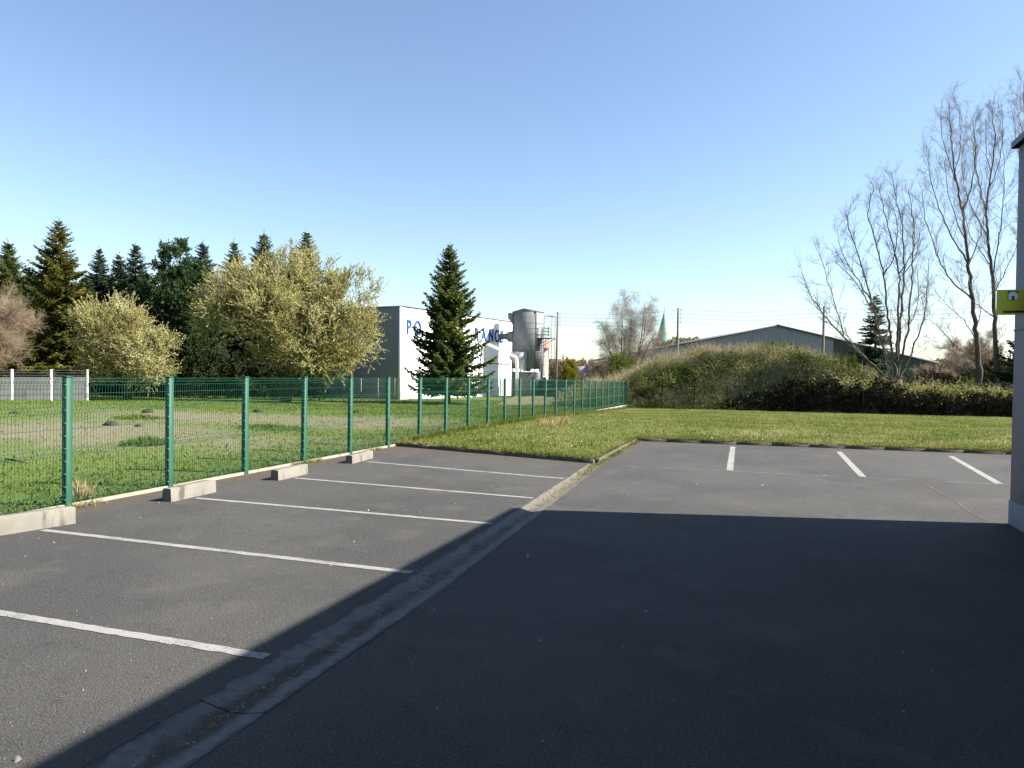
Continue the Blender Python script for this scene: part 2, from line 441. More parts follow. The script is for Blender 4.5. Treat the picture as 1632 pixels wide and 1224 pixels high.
def fnoise(x, y, seed=0, oct=4, f0=.15):
    r = np.random.default_rng(seed); out = 0; amp = 1; f = f0
    for _ in range(oct):
        for k in range(3):
            a, ph = r.uniform(0, 2 * math.pi, 2)
            out = out + amp / 3 * np.sin(f * 2 * math.pi * (x * math.cos(a) + y * math.sin(a)) + ph + 1.7 * np.sin(f * 3.1 * (x * math.sin(a) - y * math.cos(a)) + ph * 2))
        amp *= .5; f *= 2.1
    return out

# far ground to the horizon
mb = MB()
rr = np.array([0, 3, 6, 10, 15, 20, 26, 32, 40, 50, 60, 75, 95, 120, 160, 220, 320, 500, 900, 1800, 4000.])
th = np.linspace(0, 2 * math.pi, 97)
X = rr[:, None] * np.cos(th)[None]; Y = rr[:, None] * np.sin(th)[None] + 20
Z = T(X, Y) - .14
grid(mb, np.stack([X, Y, Z], -1), var=.4 + .3 * fnoise(X, Y, 3, 3, .02))
tag(mb.build('ground', M['earth']), kind='structure')

gx = lambda y: np.interp(y, [-20, 3, 6, 10, 16.06], [-2.86, -2.90, -2.93, -3.09, -3.37])
gw = lambda y: np.interp(y, [-20, 6, 10, 16.06], [.25, .245, .20, .16])
K1a, K1b = A(-9.22, 17.45), A(-3.39, 16.06)
K2a, K2b = A(-3.48, 22.19), A(40, 22.19 + 43.5 * .095)
mb = MB()
# bay side
us = np.linspace(0, 1, 12); vs = np.linspace(0, 1, 30)
Pp = np.zeros((len(us), len(vs), 3))
for i, u in enumerate(us):
    for j, v in enumerate(vs):
        y0 = -20.; 
        ytop = K1a[1] + (K1b[1] - K1a[1]) * u
        y = y0 + (ytop - y0) * v
        xr = gx(y) - gw(y)
        Pp[i, j] = (-9.24 + (xr + 9.24) * u, y, 0)
grid(mb, Pp)
# drive side
Pp = np.zeros((24, 36, 3))
for i, u in enumerate(np.linspace(0, 1, 24)):
    for j, v in enumerate(np.linspace(0, 1, 36)):
        xk = K2a[0] + (K2b[0] - K2a[0]) * u
        ytop = K2a[1] + (K2b[1] - K2a[1]) * u
        y = -20 + (ytop + 20) * v
        xl = gx(y) + gw(y) if y < 16.06 else -3.24 - (y - 16.06) / 6.13 * .2
        Pp[i, j] = (xl + (40 - xl) * u, y, 0)
grid(mb, Pp)
car_park = tag(mb.build('car_park', M['asphalt']), kind='structure')

def strip(mb, a, b, w, z=.004, jit=.004, n=60):
    a, b = np.asarray(a[:2], float), np.asarray(b[:2], float)
    d = (b - a); L = np.linalg.norm(d); d /= L; nn = A(-d[1], d[0])
    n = max(6, int(L / .06)); t = np.linspace(0, 1, n)
    e1 = w / 2 + N.normal(size=n) * jit; e2 = w / 2 + N.normal(size=n) * jit
    c = a + (b - a) * t[:, None]
    L1 = c + nn * e1[:, None]; L2 = c - nn * e2[:, None]
    P = np.stack([np.c_[L1, np.full(n, z)], np.c_[L2, np.full(n, z)]], 1)
    grid(mb, P)
    return mb
BL = [((-60, 967.5), (430, 1048)), ((68, 845), (658, 913)), ((312, 794), (842, 840)), ((470, 762), (863, 795)), ((585, 736), (915, 764)),
      ((1168, 712), (1163, 750)), ((1337, 720), (1375, 760)), ((1515, 727), (1592, 771))]
for i, (a, b) in enumerate(BL):
    w = .10 if i < 5 else .14
    ga, gb = G(*a, 0), G(*b, 0)
    if i < 5:
        gb[0] = min(gb[0], gx(gb[1]) - gw(gb[1]) - .03)
    strip(MB(), ga, gb, w).build('bay_line', M['paint'], car_park)
g0, g1 = G(985, 742, 0), G(1598, 772.5, 0)
mbj = MB()
for a, b in [(0, .1), (.1, .3), (.3, .62), (.66, .8), (.82, 1)]:
    strip(mbj, g0 + (g1 - g0) * (a + .01), g0 + (g1 - g0) * (b - .01), .035, z=.004, jit=.01)
mbj.build('faded_edge_line', M['paint_worn'], car_park)
mbj = MB()
yl = [G(x, y, 0) for x, y in [(1462, 768), (1482, 776), (1503, 788), (1522, 798), (1534, 807), (1548, 818), (1572, 829)]]
for a, b in zip(yl[:-1], yl[1:]): strip(mbj, a, b, .02, z=.005, jit=.008)
mbj.build('yellow_line', M['paint_yellow'], car_park)

# gutter: dished concrete channel laid in slabs
mb = MB()
prof = [(-1, .002), (-.8, -.004), (-.45, -.022), (0, -.036), (.45, -.022), (.8, -.004), (1, .002)]
y = -19.
while y < 16.0:
    y1 = min(y + R.choice([1.0, 1.0, .5]), 16.04)
    ys = np.linspace(y + .003, y1 - .003, 6)
    dz = R.uniform(-.003, .001)
    P = np.array([[(gx(v) + gw(v) * a * .985, v, z + dz) for a, z in prof] for v in ys])
    va = np.array([[(a + 1) / 2 for a, z in prof] for v in ys])
    grid(mb, P.transpose(1, 0, 2), var=va.T)
    y = y1
P = np.array([[(gx(v) + gw(v) * a, v, -.05) for a in (-1, 1)] for v in np.linspace(-19, 16.05, 40)])
grid(mb, P.transpose(1, 0, 2), var=.5)
tag(mb.build('gutter', M['gutter']), kind='structure')

# kerb edging round the lawn
def kerb_run(mb, a, b, w=.075, h=.085, z=0.):
    a, b = np.asarray(a, float), np.asarray(b, float)
    L = np.linalg.norm(b - a); n = max(1, int(L / 1.0)); d = (b - a) / L
    for k in range(n):
        c = a + (b - a) * ((k + .5) / n)
        hh = h + R.uniform(-.006, .004)
        mb.bbox((c[0], c[1], z + hh / 2 - .03), (L / n - .008, w, hh + .06), .008, rz=math.atan2(d[1], d[0]) + R.uniform(-.0015, .0015))
mb = MB()
kerb_run(mb, K1a + A(0, .05), K1b + A(-.05, .05))
kerb_run(mb, K1b + A(0, .1), K2a + A(0, .0), w=.11, h=.1)
kerb_run(mb, K2a + A(-.05, .05), K2b + A(0, .05))
tag(mb.build('kerb', M['kerb']), kind='structure')

# lawn
FX = -7.829 * S                                         # fence line
BFa, BFb = G(1003, 652), G(1612, 668)
def bf_y(x): return BFa[1] + (BFb[1] - BFa[1]) * (x - BFa[0]) / (BFb[0] - BFa[0])
def lawn_z(x, y, ky):
    return T(x, y) + .075 + .03 * sstep(0, 1.2, y - ky) + .025 * fnoise(x, y, 5, 3, .2) * sstep(.3, 2, y - ky)
def k1y(x): return K1a[1] + (K1b[1] - K1a[1]) * (x - K1a[0]) / (K1b[0] - K1a[0]) + .1
def k2y(x): return K2a[1] + (K2b[1] - K2a[1]) * (x - K2a[0]) / (K2b[0] - K2a[0]) + .1
mb = MB()
def lawn_patch(xa, xb, nx, ny, ky):
    x = np.linspace(xa, xb, nx)[:, None] + np.zeros((1, ny))
    v = np.linspace(0, 1, ny)[None] ** 1.3
    y = ky(x) + (bf_y(x) + .8 - ky(x)) * v
    z = lawn_z(x, y, ky(x))
    bare = .35 + .35 * fnoise(x, y, 9, 4, .06) + .25 * np.exp(-((y - ky(x) - 6) / 5) ** 2) * sstep(-2, 4, x)
    grid(mb, np.stack([x, y, z], -1), var=bare)
lawn_patch(FX + .02, -3.5, 20, 90, k1y)
lawn_patch(-3.5, 40, 90, 80, k2y)
tag(mb.build('lawn', M['lawn'], smooth=True), kind='structure')

# field behind the fence
def bareness(x, y):
    c1 = G(150, 690); c2 = G(420, 668)
    d1 = np.hypot((x - c1[0]) / 14, (y - c1[1]) / 7.); d2 = np.hypot((x - c2[0]) / 16, (y - c2[1]) / 6)
    return np.clip(1.25 - np.minimum(d1, d2), 0, 1) * .75 + .12 * fnoise(x, y, 21, 4, .08)
def field_z(x, y):
    return T(x, y) + .03 + .05 * fnoise(x, y, 15, 4, .07) * sstep(FX - .4, FX - 3, x)
x = (FX - .06 - np.linspace(0, 1, 130) ** 1.6 * 110)[:, None] + np.zeros((1, 120))
y = np.zeros((130, 1)) + np.linspace(-25, 100, 120)[None]
mb = MB(); grid(mb, np.stack([x, y, field_z(x, y)], -1)[::-1], var=bareness(x, y)[::-1])
tag(mb.build('field', M['field'], smooth=True), kind='structure')

def blades(mb, x, y, z, h, w, lean=.5, var=None):
    n = len(x); D = np.c_[N.normal(size=(n, 2)) * lean, np.ones(n)]
    mb.cards(np.c_[x, y, z], D, h, w, var=N.random(n) if var is None else var, bend=.05)

# lawn grass
mb = MB()
n = 150000
x = N.uniform(FX + .08, 22, n); u = N.random(n) ** 1.7
ky = np.where(x < -3.5, k1y(x), k2y(x))
y = ky + .03 + (bf_y(x) - ky) * u
keep = N.random(n) > .25 * (fnoise(x, y, 9, 4, .06) > .2)
x, y, ky = x[keep], y[keep], ky[keep]; n = len(x)
var = np.clip(.38 + .26 * fnoise(x, y, 33, 4, .12) + N.normal(size=n) * .2 + .22 * np.exp(-((y - ky - 5) / 5) ** 2) * sstep(-3, 3, x), 0, 1)
blades(mb, x, y, lawn_z(x, y, ky) - .01, N.uniform(.04, .11, n) * (1 + .5 * (N.random(n) > .96)), N.uniform(.012, .026, n), var=var)
# overgrown edges along kerb and plinth
n = 22000; x = N.uniform(FX + .05, 22, n); ky = np.where(x < -3.5, k1y(x), k2y(x)); k = fnoise(x, x * 0, 41, 4, .3) > -.35
x, ky = x[k], ky[k]; n = len(x)
blades(mb, x, ky - .07 + N.random(n) * .13, np.full(n, .06), N.uniform(.05, .13, n), .02, .8)
n = 6000; y = N.uniform(17.6, bf_y(FX), n); x = FX + .07 + N.exponential(.1, n)
blades(mb, x, y, lawn_z(x, y, k1y(x)) - .01, N.uniform(.08, .22, n), .022, .5, var=N.random(n) * .5)
n = 2500; y = N.uniform(16.2, 22.2, n); x = np.interp(y, [16.06, 22.19], [-3.39, -3.48]) + N.normal(size=n) * .07 + .02
blades(mb, x, y, np.where(x < -3.4, .08, .0), N.uniform(.04, .12, n), .02, .8)
tag(mb.build('grass', M['blade']), kind='stuff')

mb = MB()
n = 170000
x = FX - .1 - N.random(n) ** 1.9 * 42; y = N.uniform(0, 62, n)
b = bareness(x, y); keep = (N.random(n) > b * 1.15) & (y > -x * .12)
x, y, b = x[keep], y[keep], b[keep]; n = len(x)
dist = np.hypot(x, y)
var = np.clip(.28 + .22 * fnoise(x, y, 51, 4, .1) + N.normal(size=n) * .16 + b * .5, 0, 1)
blades(mb, x, y, field_z(x, y) - .01, N.uniform(.035, .10, n), N.uniform(.014, .03, n) * (1 + dist / 60), var=var)
tag(mb.build('field_grass', M['blade_field']), kind='stuff')

mb = MB(); n = 170
x = N.uniform(FX + 1, 14, n); ky = np.where(x < -3.5, k1y(x), k2y(x)); y = ky + .5 + N.random(n) ** 1.6 * 14
blades(mb, x, y, lawn_z(x, y, ky) + .04, .025, .03, 1.5)
tag(mb.build('daisies', M['daisy']), kind='stuff')

# grit on the asphalt
mb = MB(); n = 1500
x = N.uniform(-8.6, 5, n); y = N.random(n) ** 1.3 * 20 + .8
k = (y < np.where(x < -3.3, 16, 22)) & ~((x > 3.2) & (y < 12))
x, y = x[k], y[k]
for i in range(len(x)):
    s_ = .003 + .006 * R.random() ** 4 + (.010 if R.random() > .99 else 0)
    V = A(-1,-1,-1, 1,-1,-1, 0,1.2,-1, 0,0,.9).reshape(4, 3) * s_
    a = R.uniform(0, 6.28)
    V = V @ A(math.cos(a), math.sin(a), 0, -math.sin(a), math.cos(a), 0, 0, 0, 1).reshape(3, 3)
    mb.add(V + A(x[i], y[i], s_ * .8), t=[(0,1,3),(1,2,3),(2,0,3)], var=R.random() ** 1.5)
tag(mb.build('grit', M['chip']), kind='stuff')

# leaf litter and weeds in the gutter
mb = MB(); n = 1500
y = N.uniform(2, 16, n); x = gx(y) + N.normal(size=n) * .06
mb.cards(np.c_[x, y, np.full(n, -.02)], np.c_[N.normal(size=(n, 2)), N.random(n) * .3], N.uniform(.01, .035, n), N.uniform(.006, .015, n), var=N.random(n) ** 2 * .8)
tag(mb.build('leaf_litter', M['dry']), kind='stuff')
mb = MB(); n = 900
y = 16.2 - N.exponential(1.4, n); x = gx(y) + N.normal(size=n) * .1; k = y > 9; x, y = x[k], y[k]; n = len(x)
blades(mb, x, y, np.full(n, -.02), N.uniform(.02, .06, n), .012, .8)
tag(mb.build('gutter_weeds', M['blade']), kind='stuff')

# ------------------------------------------------------------------ rendered building on the right
WX, WY, WH = 2.92 * S, 10.09 * S, 0.
cdepth = float((A(WX, WY, 2) - CAM) @ fw)
WH = zat(1625, 236, cdepth)
WGX, WGY = -2.6, -1.6  # front corner of the added, unseen wing
b = thing('building', 'grey rendered building whose wall stands at the right edge of the car park', 'building', (WX + 5, 0, 0))
mb = MB(); cx, cy = WX + 5.0, (WY - 14) / 2
ly = WY + 14
mb.box((cx, cy, (WH + .34) / 2), (10, ly, WH - .34))
mb.build('wall', M['render'], b)
mb = MB(); mb.box(((WGX + WX) / 2 - .003, (WGY - 14) / 2, (WH + .34) / 2), (WX - WGX, 14 + WGY - .02, WH - .36)); mb.build('added_wing_wall', M['render'], b)  # unseen wing added behind the camera to keep sky light off the shaded asphalt
mb = MB(); mb.bbox(((WGX + WX) / 2 - .05, (WGY - 14) / 2, .145), (WX - WGX + .02, 14 + WGY + .03, .37), .012); mb.build('plinth', M['wall_plinth'], b)  # plinth of the added wing
mb = MB(); mb.bbox(((WGX + WX) / 2 - .1, (WGY - 14) / 2, WH + .045), (WX - WGX + .04, 14 + WGY + .1, .09), .01); mb.build('coping', M['coping'], b)  # coping of the added wing
mb = MB(); mb.bbox((cx, cy, .15), (10.03, ly + .03, .38), .006); mb.build('plinth', M['wall_plinth'], b)
mb = MB(); mb.bbox((cx, cy, WH + .05), (10.16, ly + .16, .10), .01); mb.build('coping', M['coping'], b)
zj = zat(1617, 527, cdepth)
mb = MB(); mb.box((WX - .004, cy, zj), (.014, ly + .01, .022)); mb.box((cx, WY + .004, zj), (10.02, .014, .022)); mb.build('wall_joint', M['sign_dark'], b)

# yellow sign projecting from the wall
sd = cdepth - .35
c0, c1 = AT(1588, 462, sd), AT(1588, 502, sd)
sgn_h = abs(c0[2] - c1[2]); sy = WY - .45
k = (sy) / c0[1] if False else 1.0
zt = None
# left end of the plate on the plane Y = sy
d_ = ray(1588, 482); tt = (sy - CAM[1]) / d_[1]; pc = CAM + d_ * tt
d_ = ray(1588, 462); zt = (CAM + d_ * (sy / d_[1]))[2]
d_ = ray(1588, 502); zb = (CAM + d_ * (sy / d_[1]))[2]
xl = pc[0]; xr = WX - .012; w = xr - xl; h = zt - zb; zc = (zt + zb) / 2
sg = thing('sign', 'yellow sign with a white pictogram projecting from the grey wall at the right edge', 'sign', (xr, sy, zc))
MB().bbox(((xl + xr) / 2, sy, zc), (w, .02, h), .004).build('plate', M['sign_yellow'], sg)
dx = lambda px: xl + (px - 1588) * (h / 40.)
mb = MB()
ux, uz = h / 40., h / 40.
ix0, ix1 = xl + 15 * ux, xl + 29 * ux; iz0, iz1 = zt - 17 * uz, zt - 2.5 * uz
mb.box(((ix0 + ix1) / 2, sy - .0115, (iz0 + iz1) / 2), (ix1 - ix0, .003, iz1 - iz0)); mb.build('pictogram_frame', M['sign_dark'], sg)
mb = MB(); cxp = (ix0 + ix1) / 2; hw = (ix1 - ix0) / 2 - .7 * ux
arc = [(cxp - hw, iz0 + .6 * uz), (cxp + hw, iz0 + .6 * uz)] + [(cxp + hw * math.cos(t), iz1 - .8 * uz - hw * .8 + hw * .8 * math.sin(t)) for t in np.linspace(0, math.pi, 12)]
V = [(a, sy - .0155, c) for a, c in arc]; nV = len(V); V.append((cxp, sy - .0155, (iz0 + iz1) / 2))
mb.add(V, t=[(i, (i + 1) % nV, nV) for i in range(nV)]); mb.build('pictogram', M['sign_white'], sg)
mb = MB(); mb.box((cxp, sy - .018, iz0 + 3 * uz), (3 * ux, .003, 5 * uz)); mb.path([(cxp, sy - .019, iz0 + 5 * uz), (cxp, sy - .016, iz0 + 5 * uz)], 2 * ux, 10); mb.build('pictogram_figure', M['sign_dark'], sg)
mb = MB(); mb.box((xl + 23 * ux, sy - .0125, zt - 35 * uz), (28 * ux, .005, 3.4 * uz)); mb.build('caption_bar', M['sign_dark'], sg)
for q in (.3, -.3): mb = MB(); mb.tubes([(xr - .01, sy, zc + h * q)], [(xr + .012, sy, zc + h * q)], .02, .02, 8); mb.build('bracket', M['steel'], sg)

# ------------------------------------------------------------------ wheel stops
def wheel_stop(i, pa, pb, h, label):
    a, c = G(*pa, 0), G(*pb, 0)
    L = np.linalg.norm(c - a); an = math.atan2(c[1] - a[1], c[0] - a[0])
    nrm = A(-math.sin(an), math.cos(an), 0)
    ctr = (a + c) / 2 + nrm * .085
    me = MB()
    n = 14
    P = []
    for k in range(n + 1):
        t = -L / 2 + L * k / n
        j = lambda s_: R.uniform(-s_, s_)
        e = -.006 if k in (0, n) else 0
        P.append([(t, -.09 + j(.002) - e, 0), (t, -.085 + j(.003) - e, .02 + j(.006)), (t, -.078 + j(.002) - e, h - .02), (t, -.06, h + j(.003) + e), (t, .06, h + j(.003) + e), (t, .078 + e, h - .02), (t, .09, 0)])
    P = np.array(P); ca, sa = math.cos(an), math.sin(an)
    Q = P.copy(); Q[..., 0] = P[..., 0] * ca - P[..., 1] * sa; Q[..., 1] = P[..., 0] * sa + P[..., 1] * ca
    Q = Q + ctr
    grid(me, Q)
    for e in (0, n):
        f = list(range(7)); me.add(Q[e], q=[(0, 1, 5, 6), (1, 2, 4, 5)] if e else [(6, 5, 1, 0), (5, 4, 2, 1)], t=[(2, 3, 4)] if e else [(4, 3, 2)])
    o = me.build('wheel_stop', M['block'], loc=(ctr[0], ctr[1], 0))
    tag(o, label, 'wheel stop', 'concrete wheel stops along the fence')
wheel_stop(0, (-30, 858.5), (121, 834), .215, 'concrete wheel stop nearest the camera, cut by the left edge of the photo')
wheel_stop(1, (273, 800), (345, 784), .20, 'concrete wheel stop in front of the second green fence post from the left')
wheel_stop(2, (444, 766), (491, 755), .19, 'concrete wheel stop between the third and fifth green fence posts')
wheel_stop(3, (562, 739), (595, 730), .18, 'small farthest concrete wheel stop in the row')

# ------------------------------------------------------------------ green welded mesh fence
Y0, SP = 4.898 * S, 1.596 * S
fence = thing('mesh_fence', 'green welded wire mesh fence with square posts along the parking bays', 'fence', (FX, Y0 + SP, 0))
ftop = lambda i: 1.587 * S - .22 * sstep(6, 26, float(i))
PH = 1.78
pm = MB()
pw, pd = .088, .105
pm.bbox((0, 0, .88), (pw, pd, 2.30), .006)
pm.box((0, 0, 2.035), (pw + .008, pd + .008, .02))
for k in range(11):
    pm.box((0, -pd / 2 - .004, .12 + k * .18), (pw * .9, .008, .012), m=1)
    pm.box((pw / 2 - .012, -pd / 2 - .006, .12 + k * .18), (.012, .014, .02), m=1)
post0 = pm.build('post', [M['green'], M['clip']], fence, loc=None)
# the post mesh was built round world origin: undo the parent offset
for v in post0.data.vertices: v.co += Vector(origin(fence))
wm = MB(); pl = SP - pw - .01; hz = PH
def fold(z):
    for c in (.12, .72, 1.32, 1.72):
        if abs(z - c) < .05: return .035 * (1 - abs(z - c) / .05)
    return 0
zs = sorted(set([.0, hz] + [c + d for c in (.12, .72, 1.32, 1.72) for d in (-.05, 0, .05)]))
P0, P1 = [], []
for yv in np.linspace(.02, pl - .02, 36):
    for za, zb_ in zip(zs[:-1], zs[1:]):
        P0.append((fold(za), yv, za)); P1.append((fold(zb_), yv, zb_))
wm.tubes(P0, P1, .0032, .0032, 3)
P0, P1 = [], []
for z in [.02, .12, .17, .07, .4, .72, .67, .77, 1.05, 1.32, 1.27, 1.37, 1.55, 1.72, 1.67, PH - .01]:
    P0.append((fold(z) - .004, 0, z)); P1.append((fold(z) - .004, pl, z))
wm.tubes(P0, P1, .0036, .0036, 3)
panel0 = wm.build('mesh_panel', M['green_wire'], fence)
for v in panel0.data.vertices: v.co += Vector(origin(fence))
base_f = origin(fence)
posts = list(range(0, 27)); first = True
for i in posts:
    yv = Y0 + SP * i; top = ftop(i)
    p = post0 if first else post0.copy()
    if not first: COL.objects.link(p); p.parent = fence
    p.location = Vector((0, yv - base_f[1], top - 2.045))
    p.rotation_euler = (R.uniform(-.006, .006), R.uniform(-.006, .006), 0)
    if i < 26:
        w_ = panel0 if first else panel0.copy()
        if not first: COL.objects.link(w_); w_.parent = fence
        tn = ftop(i + 1)
        w_.location = Vector((.0, yv + pw / 2 + .005 - base_f[1], top - PH - .02))
        w_.rotation_euler = (math.atan2(tn - top, SP), 0, 0)
        zb_ = (top + tn) / 2 - PH - .035
        pm = MB(); pm.bbox((FX, yv + SP / 2, zb_ / 2 - .32), (.06, SP - .1, zb_ + .64), .006)
        pm.build('plinth_slab', M['plinth'], fence)
    first = False
# one more panel towards the camera
w_ = panel0.copy(); COL.objects.link(w_); w_.parent = fence; w_.location = Vector((0, Y0 - SP + pw / 2 + .005 - base_f[1], ftop(0) - PH - .02))
w_.rotation_euler = (0, 0, 0)
pm = MB(); pm.bbox((FX, Y0 - SP / 2, -.30), (.06, SP - .1, .68), .006); pm.build('plinth_slab', M['plinth'], fence)

# dark chain link fence at the back of the lawn
bfence = thing('chain_link_fence', 'dark chain link fence with thin posts in front of the bramble mound', 'fence', (BFa[0], BFa[1], -.5))
pxs = [1055, 1106, 1159, 1212, 1265, 1319, 1375, 1446, 1509, 1574, 1640]
dv = (BFb - BFa); dv = dv / np.linalg.norm(dv)
pts = []
for px in pxs:
    d_ = ray(px, 640); # intersect with fence line in plan
    M2 = np.array([[d_[0], -dv[0]], [d_[1], -dv[1]]]); s_ = np.linalg.solve(M2, BFa[:2] - CAM[:2])
    p = CAM[:2] + d_[:2] * s_[0]; pts.append(p)
pts = [BFa[:2] + A(.35, 0)] + pts
for p in pts[1:]:
    m_ = MB(); z0 = float(T(*p)); m_.path([(p[0], p[1], z0 - .2), (p[0], p[1], z0 + .8), (p[0], p[1], z0 + 1.95)], .035, 6); m_.build('post', M['wood_post'], bfence)
for a, c in zip(pts[:-1], pts[1:]):
    m_ = MB(); n = int(np.linalg.norm(c - a) / .1)
    P0, P1 = [], []
    for k in range(-18, n):
        for sgn in (0, 1):
            t0, t1 = k / n, (k + 18) / n
            z0_, z1_ = 0.05, 1.85
            if t0 < 0: z0_ = .05 + (0 - t0) * n / 18 * 1.8; t0 = 0
            if t1 > 1: z1_ = .05 + (1 - k / n) * n / 18 * 1.8; t1 = 1
            if sgn: t0, t1 = 1 - t0, 1 - t1
            pa, pb = a + (c - a) * t0, a + (c - a) * t1
            P0.append((*pa, T(*pa) + z0_)); P1.append((*pb, T(*pb) + z1_))
    for z in (.06, .95, 1.84):
        P0.append((*a, T(*a) + z)); P1.append((*c, T(*c) + z))
    m_.tubes(P0, P1, .002, .002, 3); m_.build('mesh_panel', M['wood_post'], bfence)

# ------------------------------------------------------------------ trees
def unit(v): return v / max(np.linalg.norm(v), 1e-9)

def spruce(px, ytop, D, rad, mat, label, seed, droop=.35, dens=1., low=.05, upt=.25, cat='tree', group=None, wscale=1., gap=.1):
    b = base(px, D); H = zat(px, ytop, D) - b[2]
    r = random.Random(seed); g = np.random.default_rng(seed)
    o = thing('spruce_tree', label, cat, b, group)
    tr = MB()
    tr.path([b + A(0, 0, -.2), b + A(.03, 0, H * .3), b + A(.0, .04, H * .65), b + A(0, 0, H * .985)], [.02 * H, .014 * H, .008 * H, .008], 7)
    tr.build('trunk', M['bark'], o, smooth=True)
    P, Dd, Ls, Ws, Va = [], [], [], [], []
    z = low * H; bp0, bp1 = [], []
    asym = [r.uniform(.85, 1.1) for _ in range(7)]
    while z < H * .985:
        f = z / H
        nb = 7 + int(3 * r.random())
        a0 = r.uniform(0, 6.28)
        for k in range(nb):
            a = a0 + k * 2 * math.pi / nb + r.uniform(-.35, .35)
            amp = asym[int((a % 6.28) / 6.29 * 7)]
            prof = (1 - f) ** .75 * min(1, .85 + f * 1.4)
            L = rad * prof * r.uniform(.55, 1.2) * amp + .06
            if r.random() < gap: continue
            out = A(math.cos(a), math.sin(a), 0); sid = A(-math.sin(a), math.cos(a), 0)
            dr = droop * (1 - f * 1.5) + r.uniform(-.1, .1)
            zz = z + r.uniform(-.12, .12)
            K = max(5, int(L / .12 * dens))
            s = np.linspace(.1, 1, K)
            pos = b + out * (s * L)[:, None] + A(0, 0, 1) * (zz - dr * L * s * .8 + upt * L * s ** 3 * .9)[:, None]
            bp0 += [pos[0]]; bp1 += [pos[-1]]
            tang = unit(out + A(0, 0, -dr * .8)); bv = r.uniform(0, 1)
            for sg in (-1, 1):
                for rep in range(3):
                    d = tang * .75 + sid * sg * .85 + g.normal(size=(K, 3)) * .25 + A(0, 0, (.14, -.2, -.42)[rep])
                    ln = (.16 + .36 * L ** .6 * (1.05 - s) ** .6) * g.uniform(.6, 1.15, K) * (.4 + .6 * min(1, (1 - f) * 4))
                    P.append(pos + g.normal(size=(K, 3)) * .03); Dd.append(d); Ls.append(ln); Ws.append(np.full(K, .06 * wscale) + ln * .13)
                    Va.append(np.clip(bv * .5 + g.random(K) * .4 + s * .15, 0, 1))
            P.append(pos); Dd.append(np.tile(tang, (K, 1)) + g.normal(size=(K, 3)) * .15); Ls.append(np.full(K, .12 + .1 * min(1, (1 - f) * 4))); Ws.append(np.full(K, .09 * wscale)); Va.append(np.clip(bv * .5 + g.random(K) * .3 + .2, 0, 1))
        z += (.22 + .18 * (1 - f)) * (H / 12) ** .5 * r.uniform(.7, 1.25)
    # leader
    P.append(b + A(0, 0, 1) * np.linspace(H * .93, H, 8)[:, None]); Dd.append(g.normal(size=(8, 3)) * .4 + A(0, 0, 1)); Ls.append(np.full(8, .3)); Ws.append(np.full(8, .06)); Va.append(np.full(8, .5))
    c = MB(); c.cards(np.concatenate(P), np.concatenate(Dd), np.concatenate(Ls), np.concatenate(Ws), np.concatenate(Va), bend=.06)
    cr_ = c.build('crown', mat, o)
    lb = MB(); lb.tubes(bp0, bp1, .03, .006, 4); lb.build('branches', M['bark'], o)
    return o

GS = 'spruces beyond the field'
spruce(12, 383, 62, 3.6, M['spruce'], 'dark spruce at the left edge of the photo, behind the brown bare shrub', 1, group=GS)
spruce(44, 424, 66, 3.2, M['spruce_blue'], 'shorter dark spruce just left of the big olive spruce', 2, group=GS)
spruce(92, 350, 58, 4.5, M['spruce_sunlit'], 'tallest olive green sunlit spruce of the tree row on the left', 3, droop=.5, group=GS)
spruce(134, 440, 64, 3.2, M['spruce_blue'], 'low dark spruce at the right flank of the big olive spruce', 20, group=GS)
spruce(157, 396, 68, 3.6, M['spruce_blue'], 'first of three thin-topped dark spruces right of the olive spruce', 4, group=GS, gap=.15)
spruce(188, 404, 70, 3.6, M['spruce_blue'], 'middle of three thin-topped dark spruces right of the olive spruce', 5, group=GS, gap=.15)
spruce(214, 388, 68, 3.8, M['spruce_blue'], 'third of three thin-topped dark spruces, beside the rounded dark pine', 6, group=GS, gap=.15)
spruce(321, 386, 66, 4.2, M['spruce_blue'], 'dark spruce rising just right of the rounded pine', 7, group=GS)
spruce(371, 384, 70, 4., M['spruce'], 'narrow spruce tip above the left part of the big flowering willow', 8, group=GS)
spruce(418, 370, 68, 4.6, M['spruce'], 'wider spruce tip above the middle of the big flowering willow', 9, group=GS)
spruce(464, 392, 74, 2.2, M['spruce_blue'], 'small spruce tip left of the rightmost spruce behind the willow', 10, group=GS)
spruce(486, 367, 70, 4., M['spruce'], 'rightmost spruce tip above the big flowering willow', 11, group=GS)
spruce(714, 391, 57, 4.0, M['spruce'], 'lone dark green spruce standing before the white factory', 12, droop=.3, low=.09, upt=.35, dens=1.2)
spruce(1394, 466, 74, 3.1, M['spruce_blue'], 'thin grey-green conifer seen behind the bare multi-stemmed willow', 13, droop=.1, gap=.4, dens=.8, upt=.05)

